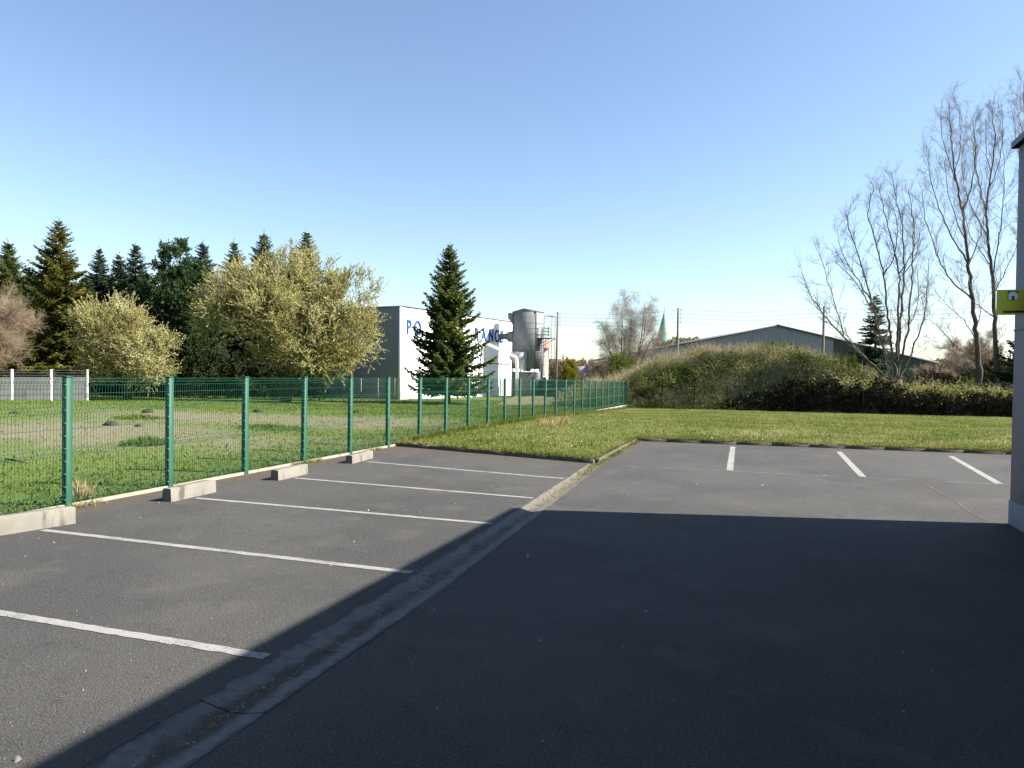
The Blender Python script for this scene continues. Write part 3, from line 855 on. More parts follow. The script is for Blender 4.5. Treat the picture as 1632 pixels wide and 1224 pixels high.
def leafy(name, label, cat, b, blobs, mats, nclump, ntw, nleaf, ll, lw, seed, upw=.7, tl=(.5, 1.1), stems=10, trunk_r=.07, group=None, shell=.55, kind=None, twigs=True, crown='crown', trunk='trunk', stem_mat='bark'):
    """shrub or round tree: stems from the base into the blobs, twigs fanning out of clumps, small leaves along them"""
    r = random.Random(seed); g = np.random.default_rng(seed)
    o = thing(name, label, cat, b, group)
    w = np.array([bl[3] * bl[4] * bl[5] for bl in blobs]) ** (2 / 3); w = w / w.sum()
    C, O = [], []
    for bi, bl in enumerate(blobs):
        n = max(3, int(nclump * w[bi]))
        v = g.normal(size=(n, 3)); v /= np.linalg.norm(v, axis=1, keepdims=True)
        rad = shell + (1 - shell) * g.random(n) ** .6
        low = v[:, 2] < -.35
        lump = 1 + .22 * fnoise(v[:, 0] * 3 + bi * 7, v[:, 1] * 3 + v[:, 2] * 4, seed + bi, 3, .25)
        C.append(b + A(*bl[:3]) + v * A(*bl[3:6]) * (rad * lump)[:, None]); O.append(v)
    C = np.concatenate(C); O = np.concatenate(O)
    k = C[:, 2] > b[2] + .15; C, O = C[k], O[k]; n = len(C)
    st = MB()
    for s_ in range(stems):
        t = C[r.randrange(n)]
        m1 = b + (t - b) * A(.35, .35, .55) + g.normal(size=3) * .12
        st.path([b + A(r.uniform(-.2, .2), r.uniform(-.2, .2), -.15), b + (m1 - b) * .5 + g.normal(size=3) * .06, m1, (m1 + t) / 2 + g.normal(size=3) * .15, t], [trunk_r, trunk_r * .8, trunk_r * .6, trunk_r * .4, .012], 5)
    st.build(trunk, M[stem_mat], o, smooth=True)
    m = MB()
    cl = np.repeat(np.arange(n), ntw)
    d = O[cl] * .6 + A(0, 0, upw) + g.normal(size=(len(cl), 3)) * .5
    d /= np.linalg.norm(d, axis=1, keepdims=True)
    tlen = g.uniform(*tl, len(cl)); p0 = C[cl] + g.normal(size=(len(cl), 3)) * .12
    p1 = p0 + d * tlen[:, None]
    if twigs: m.tubes(p0, p1, .009, .004, 3, var=.0, m=1)
    tw = np.repeat(np.arange(len(cl)), nleaf)
    s_ = g.random(len(tw)) ** .7
    lp = p0[tw] + d[tw] * (tlen[tw] * s_)[:, None]
    ld = d[tw] * .8 + g.normal(size=(len(tw), 3)) * .6
    cv = g.random(n)
    va = np.clip(cv[cl[tw]] * .4 + g.random(len(tw)) * .6, 0, 1)
    L_ = ll * g.uniform(.6, 1.3, len(tw))
    m.cards(lp, ld, L_, lw * g.uniform(.7, 1.2, len(tw)), va)
    c_ = m.build(crown, [mats, M['catkin_twig']], o)
    return o

GW = 'flowering willows by the field'
# big willow
D = 52; u = D / F
b = base(455, D)
def off(px, py, dz=0):     # blob centre relative to a base, in the camera-facing plane at depth D
    p = AT(px, py, D) - b; return p + fw * dz
bl = []
for px, py, rx, rz_, dz in [(395, 470, 62, 52, 0), (470, 455, 62, 62, .5), (545, 485, 55, 52, 0), (360, 500, 46, 34, -.8), (560, 540, 45, 52, -.5), (500, 545, 60, 55, -1.5), (460, 555, 40, 40, -1.0), (440, 500, 60, 50, -1.8), (520, 570, 50, 34, -.5)]:
    p = off(px, py, dz); bl.append((*p, rx * u, rx * u * .85, rz_ * u))
leafy('willow_tree', 'largest pale yellow flowering willow with a broad round crown beside the factory', 'tree', b, bl, M['catkin'], 1000, 9, 32, .09, .052, 31, upw=.6, tl=(.5, 1.15), stems=26, trunk_r=.09, group=GW, stem_mat='catkin_twig', shell=.35)
D = 48; u = D / F; b = base(205, D); bl = []
for px, py, rx, rz_, dz in [(190, 530, 52, 42, 0), (235, 560, 46, 42, -.4), (170, 570, 50, 34, .2), (150, 515, 34, 30, .5), (240, 590, 42, 22, -.3)]:
    p = off(px, py, dz); bl.append((*p, rx * u, rx * u * .85, rz_ * u))
leafy('willow_tree', 'smaller pale yellow flowering willow in front of the olive spruce', 'tree', b, bl, M['catkin'], 360, 9, 28, .085, .046, 32, upw=.6, tl=(.5, 1.1), stems=18, trunk_r=.06, group=GW, stem_mat='catkin_twig', shell=.35)
# rounded pine
D = 62; u = D / F; b = base(282, D); bl = []
for px, py, rx, rz_, dz in [(283, 420, 30, 38, 0), (265, 460, 42, 38, -.3), (310, 470, 40, 45, 0), (270, 505, 48, 40, -.4), (320, 530, 40, 45, 0), (250, 545, 40, 40, .3), (290, 570, 52, 40, 0)]:
    p = off(px, py, dz); bl.append((*p, rx * u, rx * u * .9, rz_ * u))
leafy('pine_tree', 'dark green rounded pine between the two flowering willows', 'tree', b, bl, M['pine'], 620, 9, 18, .22, .08, 33, upw=.55, tl=(.3, .6), stems=14, trunk_r=.13, shell=.5)
# dark hedge mass standing in for the shaded shrub undersides
D = 60; u = D / F; b = base(330, D); bl = []
for px in range(110, 520, 36):
    p = off(px, 597 + R.uniform(-12, 6), R.uniform(-.8, .8)); bl.append((*p, 26 * u, 1.2, R.uniform(34, 52) * u))
leafy('hedge', 'dark hedge shape standing in for the shaded shrub undersides below the conifers', 'hedge', b, bl, M['darkbush'], 520, 8, 12, .14, .09, 34, upw=.4, tl=(.3, .7), stems=22, trunk_r=.03, shell=.3)

# ------- bare trees
def branchy(p, d, L, r, lvl, cfg, segs, g, hosts):
    n = cfg['n'][lvl]; step = L / n; d = unit(d)
    kids = cfg['kids'][lvl] if lvl < len(cfg['kids']) else 0
    if lvl == 0 and 'ref' in cfg: kids = max(5, int(kids * min(1, L / cfg['ref'])))
    pts = [p]; rs = [r]
    for i in range(n):
        d = unit(d + g.normal(size=3) * cfg['wob'][lvl] + A(0, 0, cfg['trop'][lvl]))
        p = p + d * step; pts.append(p); rs.append(max(r * (1 - (i + 1) / n * cfg['taper'][lvl]), .004))
    segs.append((lvl, np.array(pts), np.array(rs)))
    if lvl >= len(cfg['kids']):
        return
    st = cfg['start'][lvl]
    for k in range(kids):
        f = st + (1 - st) * (k + g.random()) / kids * .97
        i = min(int(f * n), n - 1); q = pts[i] + (pts[i + 1] - pts[i]) * (f * n - i)
        dd = unit(pts[i + 1] - pts[i]); a = unit(np.cross(dd, g.normal(size=3)))
        an = math.radians(g.normal(*cfg['ang'][lvl]))
        cd = dd * math.cos(an) + a * math.sin(an)
        ln = L * cfg['ratio'][lvl] * (1 - f * cfg['fall'][lvl]) * g.uniform(.7, 1.25)
        rr_ = np.interp(f * n, range(n + 1), rs) * cfg['rr'][lvl]
        branchy(q, cd, ln, max(rr_, .006), lvl + 1, cfg, segs, g, hosts)

def bare_tree(name, label, b, stems, cfg, seed, barkm, twigm, group=None, twig=(5, .7, .35), catk=None, cat='tree', tr=.0045, trop=.15, attach=False):
    g = np.random.default_rng(seed); o = thing(name, label, cat, b, group); segs = []
    for k, (p, d, L, r) in enumerate(stems):
        if k and attach:
            tp_ = trunk_[1]; p = np.array([np.interp(p[2], tp_[:, 2], tp_[:, c_]) for c_ in range(3)])
        n0 = len(segs); branchy(p, d, L, r, 0, cfg, segs, g, None)
        if k == 0: trunk_ = segs[n0]
    t = MB(); c = MB(); hp, hd = [], []
    for lvl, pts, rs in segs:
        if lvl == 0: t.path(pts, rs, 8)
        elif lvl == 1: c.path(pts, rs, 5)
        else: c.tubes(pts[:-1], pts[1:], rs[:-1], rs[1:], 3)
        if lvl >= 1:
            hp.append((pts[:-1] + pts[1:]) / 2); hd.append(pts[1:] - pts[:-1])
    hp = np.concatenate(hp); hd = np.concatenate(hd)
    n, ln, sp = twig
    i = np.repeat(np.arange(len(hp)), n); m = len(i)
    dn = hd[i] / np.linalg.norm(hd[i], axis=1, keepdims=True)
    d = dn * .6 + g.normal(size=(m, 3)) * sp + A(0, 0, trop); d /= np.linalg.norm(d, axis=1, keepdims=True)
    p0 = hp[i] + hd[i] * g.uniform(-.5, .5, m)[:, None]; L = ln * g.uniform(.5, 1.3, m)
    p1 = p0 + d * (L * .55)[:, None]
    d2 = d + g.normal(size=(m, 3)) * .35 + A(0, 0, trop); d2 /= np.linalg.norm(d2, axis=1, keepdims=True)
    p2 = p1 + d2 * (L * .45)[:, None]
    c.tubes(p0, p1, tr * 1.25, tr, 3); c.tubes(p1, p2, tr, tr * .6, 3)
    # side shoots
    d3 = d + g.normal(size=(m, 3)) * .7 + A(0, 0, trop); d3 /= np.linalg.norm(d3, axis=1, keepdims=True)
    c.tubes(p1, p1 + d3 * (L * .4)[:, None], tr * .8, tr * .5, 3)
    t.build('trunk', barkm, o, smooth=True)
    mats = [twigm]
    if catk:
        k = g.random(m) < catk[1]; q = p2[k]
        c.cards(q, np.tile(A(0, 0, -1.), (len(q), 1)) + g.normal(size=(len(q), 3)) * .3, .11, .035, g.random(len(q)), m=1); mats.append(M[catk[0]])
    c.build('crown', mats, o)
    return o

def limb_tree(name, label, pxb, D, limbs, seed, barkm, twigm, group=None, csp=.36, clen=(.9, 2.4), trunk_n=1, gk=6, tk=5):
    """a leafless tree: main limbs laid out by hand, side branches, shoots and twigs grown from them"""
    g = np.random.default_rng(seed); b = base(pxb, D); o = thing(name, label, 'tree', b, group)
    CP = lambda x, y: (1243 + .4814 * x, 96 + .4814 * y)
    built = []; t = MB(); c = MB(); hosts = []
    for li, (pl, r0, r1, dz) in enumerate(limbs):
        q = [CP(*p) for p in pl]
        start_dz = 0.
        if li >= trunk_n:
            best = min(((math.hypot(p[0] - q[0][0], p[1] - q[0][1]), p) for p in built), key=lambda k: k[0])
            start_dz = best[1][2]; q[0] = (best[1][0], best[1][1])
        # smooth the polyline
        n = max(8, int(sum(math.hypot(a[0] - c_[0], a[1] - c_[1]) for a, c_ in zip(q[:-1], q[1:])) / 9))
        d_ = np.concatenate([[0], np.cumsum([math.hypot(a[0] - c_[0], a[1] - c_[1]) for a, c_ in zip(q[:-1], q[1:])])]); d_ /= d_[-1]
        tt = np.linspace(0, 1, n)
        X = np.interp(tt, d_, [p[0] for p in q]); Y = np.interp(tt, d_, [p[1] for p in q])
        for _ in range(2):
            X[1:-1] = (X[:-2] + 2 * X[1:-1] + X[2:]) / 4; Y[1:-1] = (Y[:-2] + 2 * Y[1:-1] + Y[2:]) / 4
        Zd = start_dz + dz * tt ** 1.2
        for a, b_, z_ in zip(X, Y, Zd): built.append((a, b_, z_))
        pts = np.array([AT(a, b_, D + z_) for a, b_, z_ in zip(X, Y, Zd)]); pts[1:] += g.normal(size=(n - 1, 3)) * .035
        if li == 0: pts[0] = A(pts[0][0], pts[0][1], b[2] - .2)
        rs = (r0 + (r1 - r0) * tt ** .7) * (1 if li < trunk_n else .72)
        t.path(pts, rs, 8 if li < trunk_n else 6)
        hosts.append((pts, rs, li < trunk_n))
    gp, gd = [], []
    for pts, rs, tr_ in hosts:
        seg = np.linalg.norm(np.diff(pts, axis=0), axis=1); cum = np.concatenate([[0], np.cumsum(seg)]); Lh = cum[-1]
        s0 = Lh * (.38 if tr_ else .22)
        while s0 < Lh:
            k = min(np.searchsorted(cum, s0) - 1, len(seg) - 1); k = max(k, 0); f = (s0 - cum[k]) / seg[k]
            p = pts[k] + (pts[k + 1] - pts[k]) * f; d = unit(pts[k + 1] - pts[k])
            a = unit(np.cross(d, g.normal(size=3))); an = math.radians(g.normal(36, 9))
            cd = d * math.cos(an) + a * math.sin(an)
            L = g.uniform(*clen) * (1.15 - .55 * s0 / Lh); r = min(.02, rs[k] * .5)
            m = 7; q = [p]; rr_ = [r]
            for e in range(m):
                cd = unit(cd + g.normal(size=3) * .11 + A(0, 0, .07)); q.append(q[-1] + cd * L / m); rr_.append(r + (.006 - r) * (e + 1) / m)
            q = np.array(q); c.tubes(q[:-1], q[1:], rr_[:-1], rr_[1:], 4)
            for w_ in range(gk):
                u_ = g.uniform(.2, 1) * m; e = min(int(u_), m - 1); p2 = q[e] + (q[e + 1] - q[e]) * (u_ - e); d2 = unit(q[e + 1] - q[e])
                gp.append(p2); gd.append(d2)
            gp.append(q[-1]); gd.append(cd)
            s0 += csp * g.uniform(.6, 1.4)
        gp.append(pts[-1]); gd.append(unit(pts[-1] - pts[-2]))
    gp = np.array(gp); gd = np.array(gd); n = len(gp)
    d = gd * .75 + g.normal(size=(n, 3)) * .45 + A(0, 0, .2); d /= np.linalg.norm(d, axis=1, keepdims=True)
    L = g.uniform(.35, 1.0, n)[:, None]
    p1 = gp + d * L * .5; d2 = d + g.normal(size=(n, 3)) * .22 + A(0, 0, .1); d2 /= np.linalg.norm(d2, axis=1, keepdims=True); p2 = p1 + d2 * L * .5
    c.tubes(gp, p1, .0060, .005, 3); c.tubes(p1, p2, .005, .003, 3)
    i_ = np.repeat(np.arange(n), tk); f = g.random(len(i_))[:, None]
    p0 = gp[i_] + (p2[i_] - gp[i_]) * f; d3 = d[i_] * .6 + g.normal(size=(len(i_), 3)) * .5 + A(0, 0, .2); d3 /= np.linalg.norm(d3, axis=1, keepdims=True)
    c.tubes(p0, p0 + d3 * g.uniform(.2, .55, len(i_))[:, None], .0036, .0022, 3)
    t.build('trunk', barkm, o, smooth=True); c.build('crown', twigm, o)
    return o
limb_tree('willow_tree', 'bare grey willow with many stems fanning from one thick stump behind the back fence', 1428, 53.5, [
    ([(385, 1175), (385, 1120), (384, 1060)], .62, .42, 0),
    ([(380, 1075), (335, 1035), (260, 960), (160, 865), (95, 770), (72, 700)], .15, .03, -1.5),
    ([(378, 1070), (345, 960), (300, 790), (262, 650), (222, 540), (232, 480)], .17, .03, 1.2),
    ([(384, 1065), (362, 900), (345, 720), (318, 610), (290, 510), (312, 415)], .17, .03, -1.0),
    ([(388, 1065), (392, 850), (395, 700), (372, 600), (340, 480), (330, 420)], .18, .03, .8),
    ([(390, 1062), (400, 860), (412, 700), (404, 530), (378, 440), (372, 375)], .18, .03, 1.8),
    ([(392, 1065), (425, 900), (436, 720), (444, 560), (428, 430)], .15, .03, -1.6),
    ([(395, 1072), (440, 960), (478, 850), (490, 740), (492, 660)], .13, .025, 1.0),
    ([(378, 1068), (350, 1000), (342, 960), (350, 930)], .07, .02, -.8),
    ([(215, 915), (180, 800), (150, 700), (130, 630)], .07, .02, -.6),
    ([(300, 790), (240, 700), (200, 630), (190, 560)], .08, .02, 1.),
    ([(330, 830), (260, 740), (205, 690), (180, 660)], .07, .02, -1.2),
    ([(395, 700), (450, 620), (440, 520)], .07, .02, -.9), ([(412, 700), (450, 660), (465, 560)], .06, .02, .9),
    ([(345, 720), (385, 640), (392, 540), (360, 450)], .08, .02, -.5), ([(425, 900), (460, 800), (455, 690)], .06, .02, -1.),
    ([(260, 960), (200, 880), (140, 820), (110, 810)], .05, .015, .8)], 41, M['bark_pale'], M['twig_grey'], clen=(.8, 2.1), gk=5, tk=4)
GP = 'tall bare trees at the back of the lawn'
limb_tree('poplar_tree', 'left one of the two tall bare trees beside the grey wall, its trunk leaning left', 1563, 54, [
    ([(668, 1180), (656, 960), (634, 760), (606, 510), (576, 360), (566, 220), (560, 140)], .27, .015, 0),
    ([(638, 800), (560, 725), (508, 620), (476, 500), (468, 430)], .10, .02, -1.5),
    ([(628, 680), (560, 570), (522, 480), (494, 380), (490, 290)], .09, .02, 1.5),
    ([(636, 670), (668, 570), (684, 470), (680, 400)], .08, .02, 1.0),
    ([(604, 510), (640, 410), (650, 310), (640, 200)], .09, .015, -1.2),
    ([(590, 430), (560, 330), (530, 240), (535, 170)], .07, .015, .9),
    ([(578, 370), (600, 280), (598, 200), (592, 150)], .05, .012, -.8),
    ([(650, 920), (610, 860), (540, 800), (500, 740)], .07, .015, 1.4),
    ([(654, 1010), (600, 965), (530, 890), (475, 835)], .07, .015, -1.4), ([(656, 1060), (570, 1005), (480, 960)], .05, .012, .8),
    ([(652, 880), (668, 815), (690, 760)], .06, .012, -.8), ([(620, 600), (570, 500), (550, 400), (545, 320)], .06, .015, -1.6)], 51, M['bark_pale'], M['twig_grey'], GP)
limb_tree('poplar_tree', 'right one of the two tall bare trees, straight trunk passing behind the yellow sign', 1588, 56.5, [
    ([(722, 1175), (713, 920), (706, 740), (686, 560), (682, 480), (700, 370), (712, 260), (700, 150)], .26, .015, 0),
    ([(702, 720), (722, 610), (740, 470), (742, 350), (735, 260)], .09, .015, 1.2),
    ([(683, 500), (655, 390), (640, 290), (652, 185)], .09, .015, -1.2),
    ([(688, 580), (630, 480), (606, 380), (600, 290)], .07, .015, 1.5),
    ([(708, 770), (750, 690), (785, 620), (800, 560)], .07, .015, -1.),
    ([(709, 860), (660, 815), (610, 770), (575, 700)], .07, .015, 1.2), ([(690, 440), (730, 330), (740, 220), (730, 160)], .06, .012, -.6),
    ([(714, 950), (740, 900), (770, 870)], .05, .012, -.7), ([(698, 680), (640, 600), (610, 520), (615, 440)], .06, .015, -1.4), ([(700, 380), (680, 290), (682, 190)], .05, .012, .9)], 52, M['bark_pale'], M['twig_grey'], GP)
limb_tree('poplar_tree', 'tall bare tree mostly hidden behind the grey building, twigs showing above its roof edge', 1652, 56, [
    ([(850, 1180), (842, 800), (834, 500), (822, 300), (812, 170), (806, 70)], .26, .015, 0),
    ([(832, 480), (800, 360), (780, 260), (772, 170)], .08, .015, -1.), ([(836, 560), (870, 420), (880, 280)], .08, .015, 1.),
    ([(822, 300), (795, 220), (785, 140)], .06, .012, .8), ([(840, 700), (800, 600), (785, 480)], .08, .015, 1.), ([(826, 360), (850, 240), (850, 130)], .06, .012, -.8)], 53, M['bark_pale'], M['twig_grey'], GP)
# dense conifer half hidden by the wall, right of the tall trees
spruce(1672, 480, 55, 4.4, M['spruce_blue'], 'dense dark spruce almost hidden behind the grey building, right of the tall trees', 14, low=.02)

# birch clump behind the mound
D = 76; b = base(1000, D)
cfgb = dict(n=[9, 8, 6], kids=[10, 8], wob=[.05, .1, .15], trop=[.03, .02, -.06], taper=[.9, .85, .8], start=[.25, .2], ang=[(32, 8), (36, 10)], ratio=[.42, .45], fall=[.5, .5], rr=[.5, .5])
st = [(b, AT(px, py, D) + fw * R.uniform(-1, 1) - b, np.linalg.norm(AT(px, py, D) - b), .13) for px, py in [(982, 488), (1003, 500), (1030, 480), (968, 520), (1046, 525), (1015, 486), (960, 545), (1038, 500), (990, 515)]]
bare_tree('birch_tree', 'bare birch with tawny catkins behind the left end of the mound', b, st, cfgb, 61, M['bark_pale'], M['twig_pale'], twig=(3, .75, .5), tr=.0036, catk=('birch_catkin', .22), trop=-.25)
b = base(958, 80)
st = [(b + A(R.uniform(-.3, .3), 0, 0), A(R.uniform(-.4, .4), R.uniform(-.4, .4), 1), R.uniform(3, 4), .05) for _ in range(6)]
bare_tree('bare_shrub', 'small grey leafless shrub left of the birch', b, st, cfgb, 62, M['bark'], M['twig_grey'], twig=(3, .6, .5), cat='shrub')
# brown bare shrub at far left
D = 46; b = base(-28, D)
st = [(b + A(R.uniform(-.4, .4), R.uniform(-.4, .4), 0), A(R.uniform(-.5, .5), R.uniform(-.5, .5), 1), R.uniform(4.6, 6.6), .06) for _ in range(16)]
bare_tree('bare_shrub', 'reddish brown leafless shrub at the left edge of the photo', b, st, cfgb, 63, M['bark'], M['twig_brown'], twig=(3, .7, .4), cat='shrub', tr=.0045)
# brown scrub on the right
GB = 'leafless brown shrubs below the tall bare trees'
for px, D, h, sd, lab in [(1495, 63, 3.2, 64, 'low brown leafless shrub right of the willow stump'), (1535, 66, 4.3, 65, 'brown leafless shrub in the gap left of the tall bare trees'), (1565, 68, 6.5, 66, 'taller brown leafless shrub showing between the tall bare trunks')]:
    b = base(px, D)
    st = [(b + A(R.uniform(-.8, .8), R.uniform(-.4, .4), 0), A(R.uniform(-.4, .4), R.uniform(-.4, .4), 1), h * R.uniform(.7, 1.05), .05) for _ in range(11)]
    bare_tree('bare_shrub', lab, b, st, cfgb, sd, M['bark'], M['twig_brown'], GB, twig=(3, .6, .5), cat='shrub', tr=.0045)

# leafy bushes
def bush(px, D, ytop, hw, mat, label, seed, name='bush', n=120, ll=.13, lw=.08, upw=.5, group=None, cat='bush', ydn=None):
    b = base(px, D); u = D / F; zt = zat(px, ytop, D) - b[2]
    rz_ = zt * .52
    return leafy(name, label, cat, b, [(0, 0, zt * .42, hw * u, hw * u * .9, rz_), (hw * u * .35, .3, zt * .35, hw * u * .6, hw * u * .6, rz_ * .8), (-hw * u * .4, -.2, zt * .3, hw * u * .6, hw * u * .6, rz_ * .7)], M[mat], n, 8, 12, ll, lw, seed, upw=upw, tl=(.25, .6), stems=8, trunk_r=.035, group=group, shell=.4)
bush(992, 72, 541, 22, 'ivy', 'dark evergreen bush at the foot of the birch', 71)
bush(908, 92, 570, 13, 'cypress', 'golden yellow-green cypress beside the small red roof', 72, name='cypress_tree', cat='tree', ll=.16, upw=1.0)
bush(1592, 60, 562, 42, 'darkbush', 'dark evergreen bush between the tall trunks and the grey wall', 73, n=260)
bush(1552, 64, 583, 34, 'darkbush', 'low dark bush behind the left tall trunk', 74, n=160)

# ------------------------------------------------------------------ bramble mound
def mound_h(x, y):
    # x along the back fence, distance v behind it
    v = y - bf_y(x) - .5
    prof = np.interp(x, [-16, -12, -10.5, -8.4, -6.5, -4, 0, 2.9, 5, 7, 10, 13, 20, 30], [.5, 1.3, 1.8, 2.8, 3.5, 4.0, 4.0, 3.9, 3.4, 2.5, 1.7, 1.3, 1.3, 1.2])
    run = np.interp(x, [-9, 0, 3, 6, 30], [7.5, 6.5, 4.0, 2.6, 1.6])
    bk = np.interp(x, [-16, 0, 10, 30], [8, 12, 9, 6])
    s_ = sstep(0, 1, v / run) * (1 - sstep(0, 1, (v - bk) / 6))
    return prof * s_ * (1 + .05 * fnoise(x, y, 77, 4, .13)) + .22 * fnoise(x, y, 78, 3, .22) * s_
xs_ = np.linspace(-20, 34, 110)[:, None] + np.zeros((1, 60))
v_ = np.linspace(0, 22, 60)[None] + np.zeros((110, 1))
y_ = bf_y(xs_) + .5 + v_
z_ = T(xs_, y_) - .05 + mound_h(xs_, y_)
mb = MB(); grid(mb, np.stack([xs_, y_, z_], -1)); tag(mb.build('mound', M['mound'], smooth=True), kind='structure')
def on_mound(n, g, xr=(-15, 24), vr=(0, 12)):
    x = g.uniform(*xr, n); y = bf_y(x) + .5 + g.uniform(*vr, n); k_ = (y - bf_y(x) > np.interp(x, [-3, 0, 4, 24], [0, .7, 1.7, 1.9])); x, y = x[k_], y[k_]; return x, y, T(x, y) - .05 + mound_h(x, y)
g = np.random.default_rng(5)
mb = MB()
x, y, z = on_mound(4600, g)
lump = .2 + .4 * np.clip(fnoise(x, y, 81, 4, .16) + .3, 0, 1.4)
n = len(x); cl = np.repeat(np.arange(n), 26); k = len(cl)
off_ = g.normal(size=(k, 3)) * A(.38, .38, .25)
P = np.c_[x, y, z][cl] + off_ + A(0, 0, 1) * (lump[cl] * g.random(k))[:, None]
va = np.clip(.3 + .34 * fnoise(P[:, 0], P[:, 1], 83, 4, .16) + g.normal(size=k) * .2 - .4 * sstep(6, 9, P[:, 0]), 0, 1)
mb.cards(P, g.normal(size=(k, 3)) + A(0, -.2, .7), .16 * g.uniform(.6, 1.3, k), .11, va)
tag(mb.build('brambles', M['bramble']), kind='stuff')
# arching dead canes and tall dead grass
mb = MB(); x, y, z = on_mound(4200, g); n = len(x)
d = g.normal(size=(n, 3)) * A(.55, .55, .2) + A(0, 0, 1); d /= np.linalg.norm(d, axis=1, keepdims=True)
L = g.uniform(.4, 1.1, n); p0 = np.c_[x, y, z + .2]; p1 = p0 + d * L[:, None]; p2 = p1 + (d * A(1, 1, .2) + g.normal(size=(n, 3)) * .3) * (L * .6)[:, None]
mb.tubes(p0, p1, .01, .008, 3); mb.tubes(p1, p2, .008, .004, 3)
x, y, z = on_mound(3800, g, (-14, 9), (5, 12)); n = len(x)
d = g.normal(size=(n, 3)) * A(.25, .25, 0) + A(0, 0, 1); p0 = np.c_[x, y, z + .3]
mb.tubes(p0, p0 + d * g.uniform(.6, 1.4, n)[:, None], .008, .003, 3)
tag(mb.build('dead_canes', M['dead_grass']), kind='stuff')
# separate bushes standing on and before the mound
GM = 'bushes growing on the mound'
def mbush(px, py, D, hw, h, mat, label, seed, n=90, **k):
    u = D / F; b = AT(px, py, D); b[2] -= h * .45
    return leafy('bush', label, 'bush', b, [(0, 0, h * .42, hw * u, hw * u, h * .5), (hw * u * .4, 0, h * .3, hw * u * .6, hw * u * .7, h * .4)], M[mat], n, 7, 11, .13, .085, seed, upw=.4, tl=(.25, .55), stems=6, trunk_r=.03, group=GM, shell=.4, **k)
hb = []
D = 55.3; u = D / F; b = base(1400, D)
for px in range(1168, 1640, 26):
    hh = np.interp(px, [1168, 1220, 1280, 1330, 1420, 1480, 1640], [.3, .95, 1.5, 1.3, 1.1, .85, .8]) * R.uniform(.85, 1.15)
    xx = 16.2 * 0 + 0
    d_ = ray(px, 640); M2 = np.array([[d_[0], -dv[0]], [d_[1], -dv[1]]]); s_ = np.linalg.solve(M2, BFa[:2] - CAM[:2]); q = CAM[:2] + d_[:2] * s_[0]
    hb.append((q[0] - b[0], q[1] + 1.3 - b[1], hh * .75, .9, .75, hh))
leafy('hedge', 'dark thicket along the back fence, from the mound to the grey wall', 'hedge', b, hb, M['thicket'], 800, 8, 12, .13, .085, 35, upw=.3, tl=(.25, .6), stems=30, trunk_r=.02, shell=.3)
mbush(1342, 594, 57.5, 36, 2.2, 'ivy', 'bright green ivy-like bush at the right shoulder of the mound', 91, 150)
mbush(1235, 566, 62, 46, 1.8, 'ivy', 'green bush on the crest of the mound below the shed gable', 92, 140)
mbush(1120, 572, 62, 34, 1.5, 'bramble', 'olive bush on the crest of the mound near the thin utility pole', 93)
mbush(1060, 610, 58, 30, 1.4, 'bramble', 'olive bush low on the left slope of the mound', 94)
mbush(1090, 600, 58, 26, 1.3, 'ivy', 'small green bush on the left half of the mound slope', 101, 70)
mbush(1150, 590, 59, 28, 1.4, 'darkbush', 'dark bush just below the crest of the mound', 102, 80)
mbush(1180, 575, 60, 24, 1.2, 'bramble', 'straw coloured bush on the crest left of the shed gable', 103, 70)
mbush(1030, 630, 56.5, 26, 1.3, 'bramble', 'straw coloured bush at the foot of the mound beside the corner fence post', 104, 70)
mbush(1285, 580, 60, 30, 1.4, 'bramble', 'olive bush where the mound drops towards the green bush', 105, 80)
mbush(1445, 618, 58, 34, 1.7, 'darkbush', 'dark bush behind the thicket, just right of the willow stump', 106, 90)
mbush(1498, 612, 60, 36, 2.0, 'thicket', 'dark leafless-looking bush midway between the willow stump and the tall trunks', 107, 90)
mbush(1600, 622, 58, 34, 2.0, 'darkbush', 'dark bush at the foot of the right tall trunk', 108, 100)
mbush(1205, 610, 58, 34, 1.8, 'darkbush', 'dark bush in the middle of the mound slope', 95)
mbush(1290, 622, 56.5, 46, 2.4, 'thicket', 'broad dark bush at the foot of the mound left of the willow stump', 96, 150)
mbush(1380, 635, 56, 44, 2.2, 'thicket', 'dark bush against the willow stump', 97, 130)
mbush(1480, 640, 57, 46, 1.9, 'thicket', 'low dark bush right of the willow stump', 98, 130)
mbush(1525, 620, 60, 30, 1.5, 'ivy', 'small green bush left of the tall bare trunks', 99)
mbush(1545, 645, 57, 40, 1.6, 'thicket', 'dark bush at the foot of the tall bare trunks', 100, 110)

# ------------------------------------------------------------------ white factory
Dc = 65.
c0 = AT(637, 600, Dc)[:2]
zf0 = float(T(0, 60)) - .1; ztop = zat(637, 489, Dc)
end = AT(815, 600, 82.6)[:2]
fd = unit(end - c0); fn = A(fd[1], -fd[0])          # fd runs away along the facade, fn points to the sun side
FL = 27.0; FWd = 26.
fac = thing('factory', 'white factory hall with blue letters and a grey shaded end wall', 'building', (c0[0], c0[1], zf0))
def fpt(a, bb, z): p = c0 + fd * a - fn * bb; return A(p[0], p[1], z)   # a along, bb inward
def quadwall(mb, p, q_, z0, z1, th=0): mb.add([(p[0], p[1], z0), (q_[0], q_[1], z0), (q_[0], q_[1], z1), (p[0], p[1], z1)], [(0, 1, 2, 3)])
mb = MB(); quadwall(mb, fpt(0, 0, 0), fpt(FL, 0, 0), zf0, ztop); mb.build('front_wall', M['white_wall'], fac)
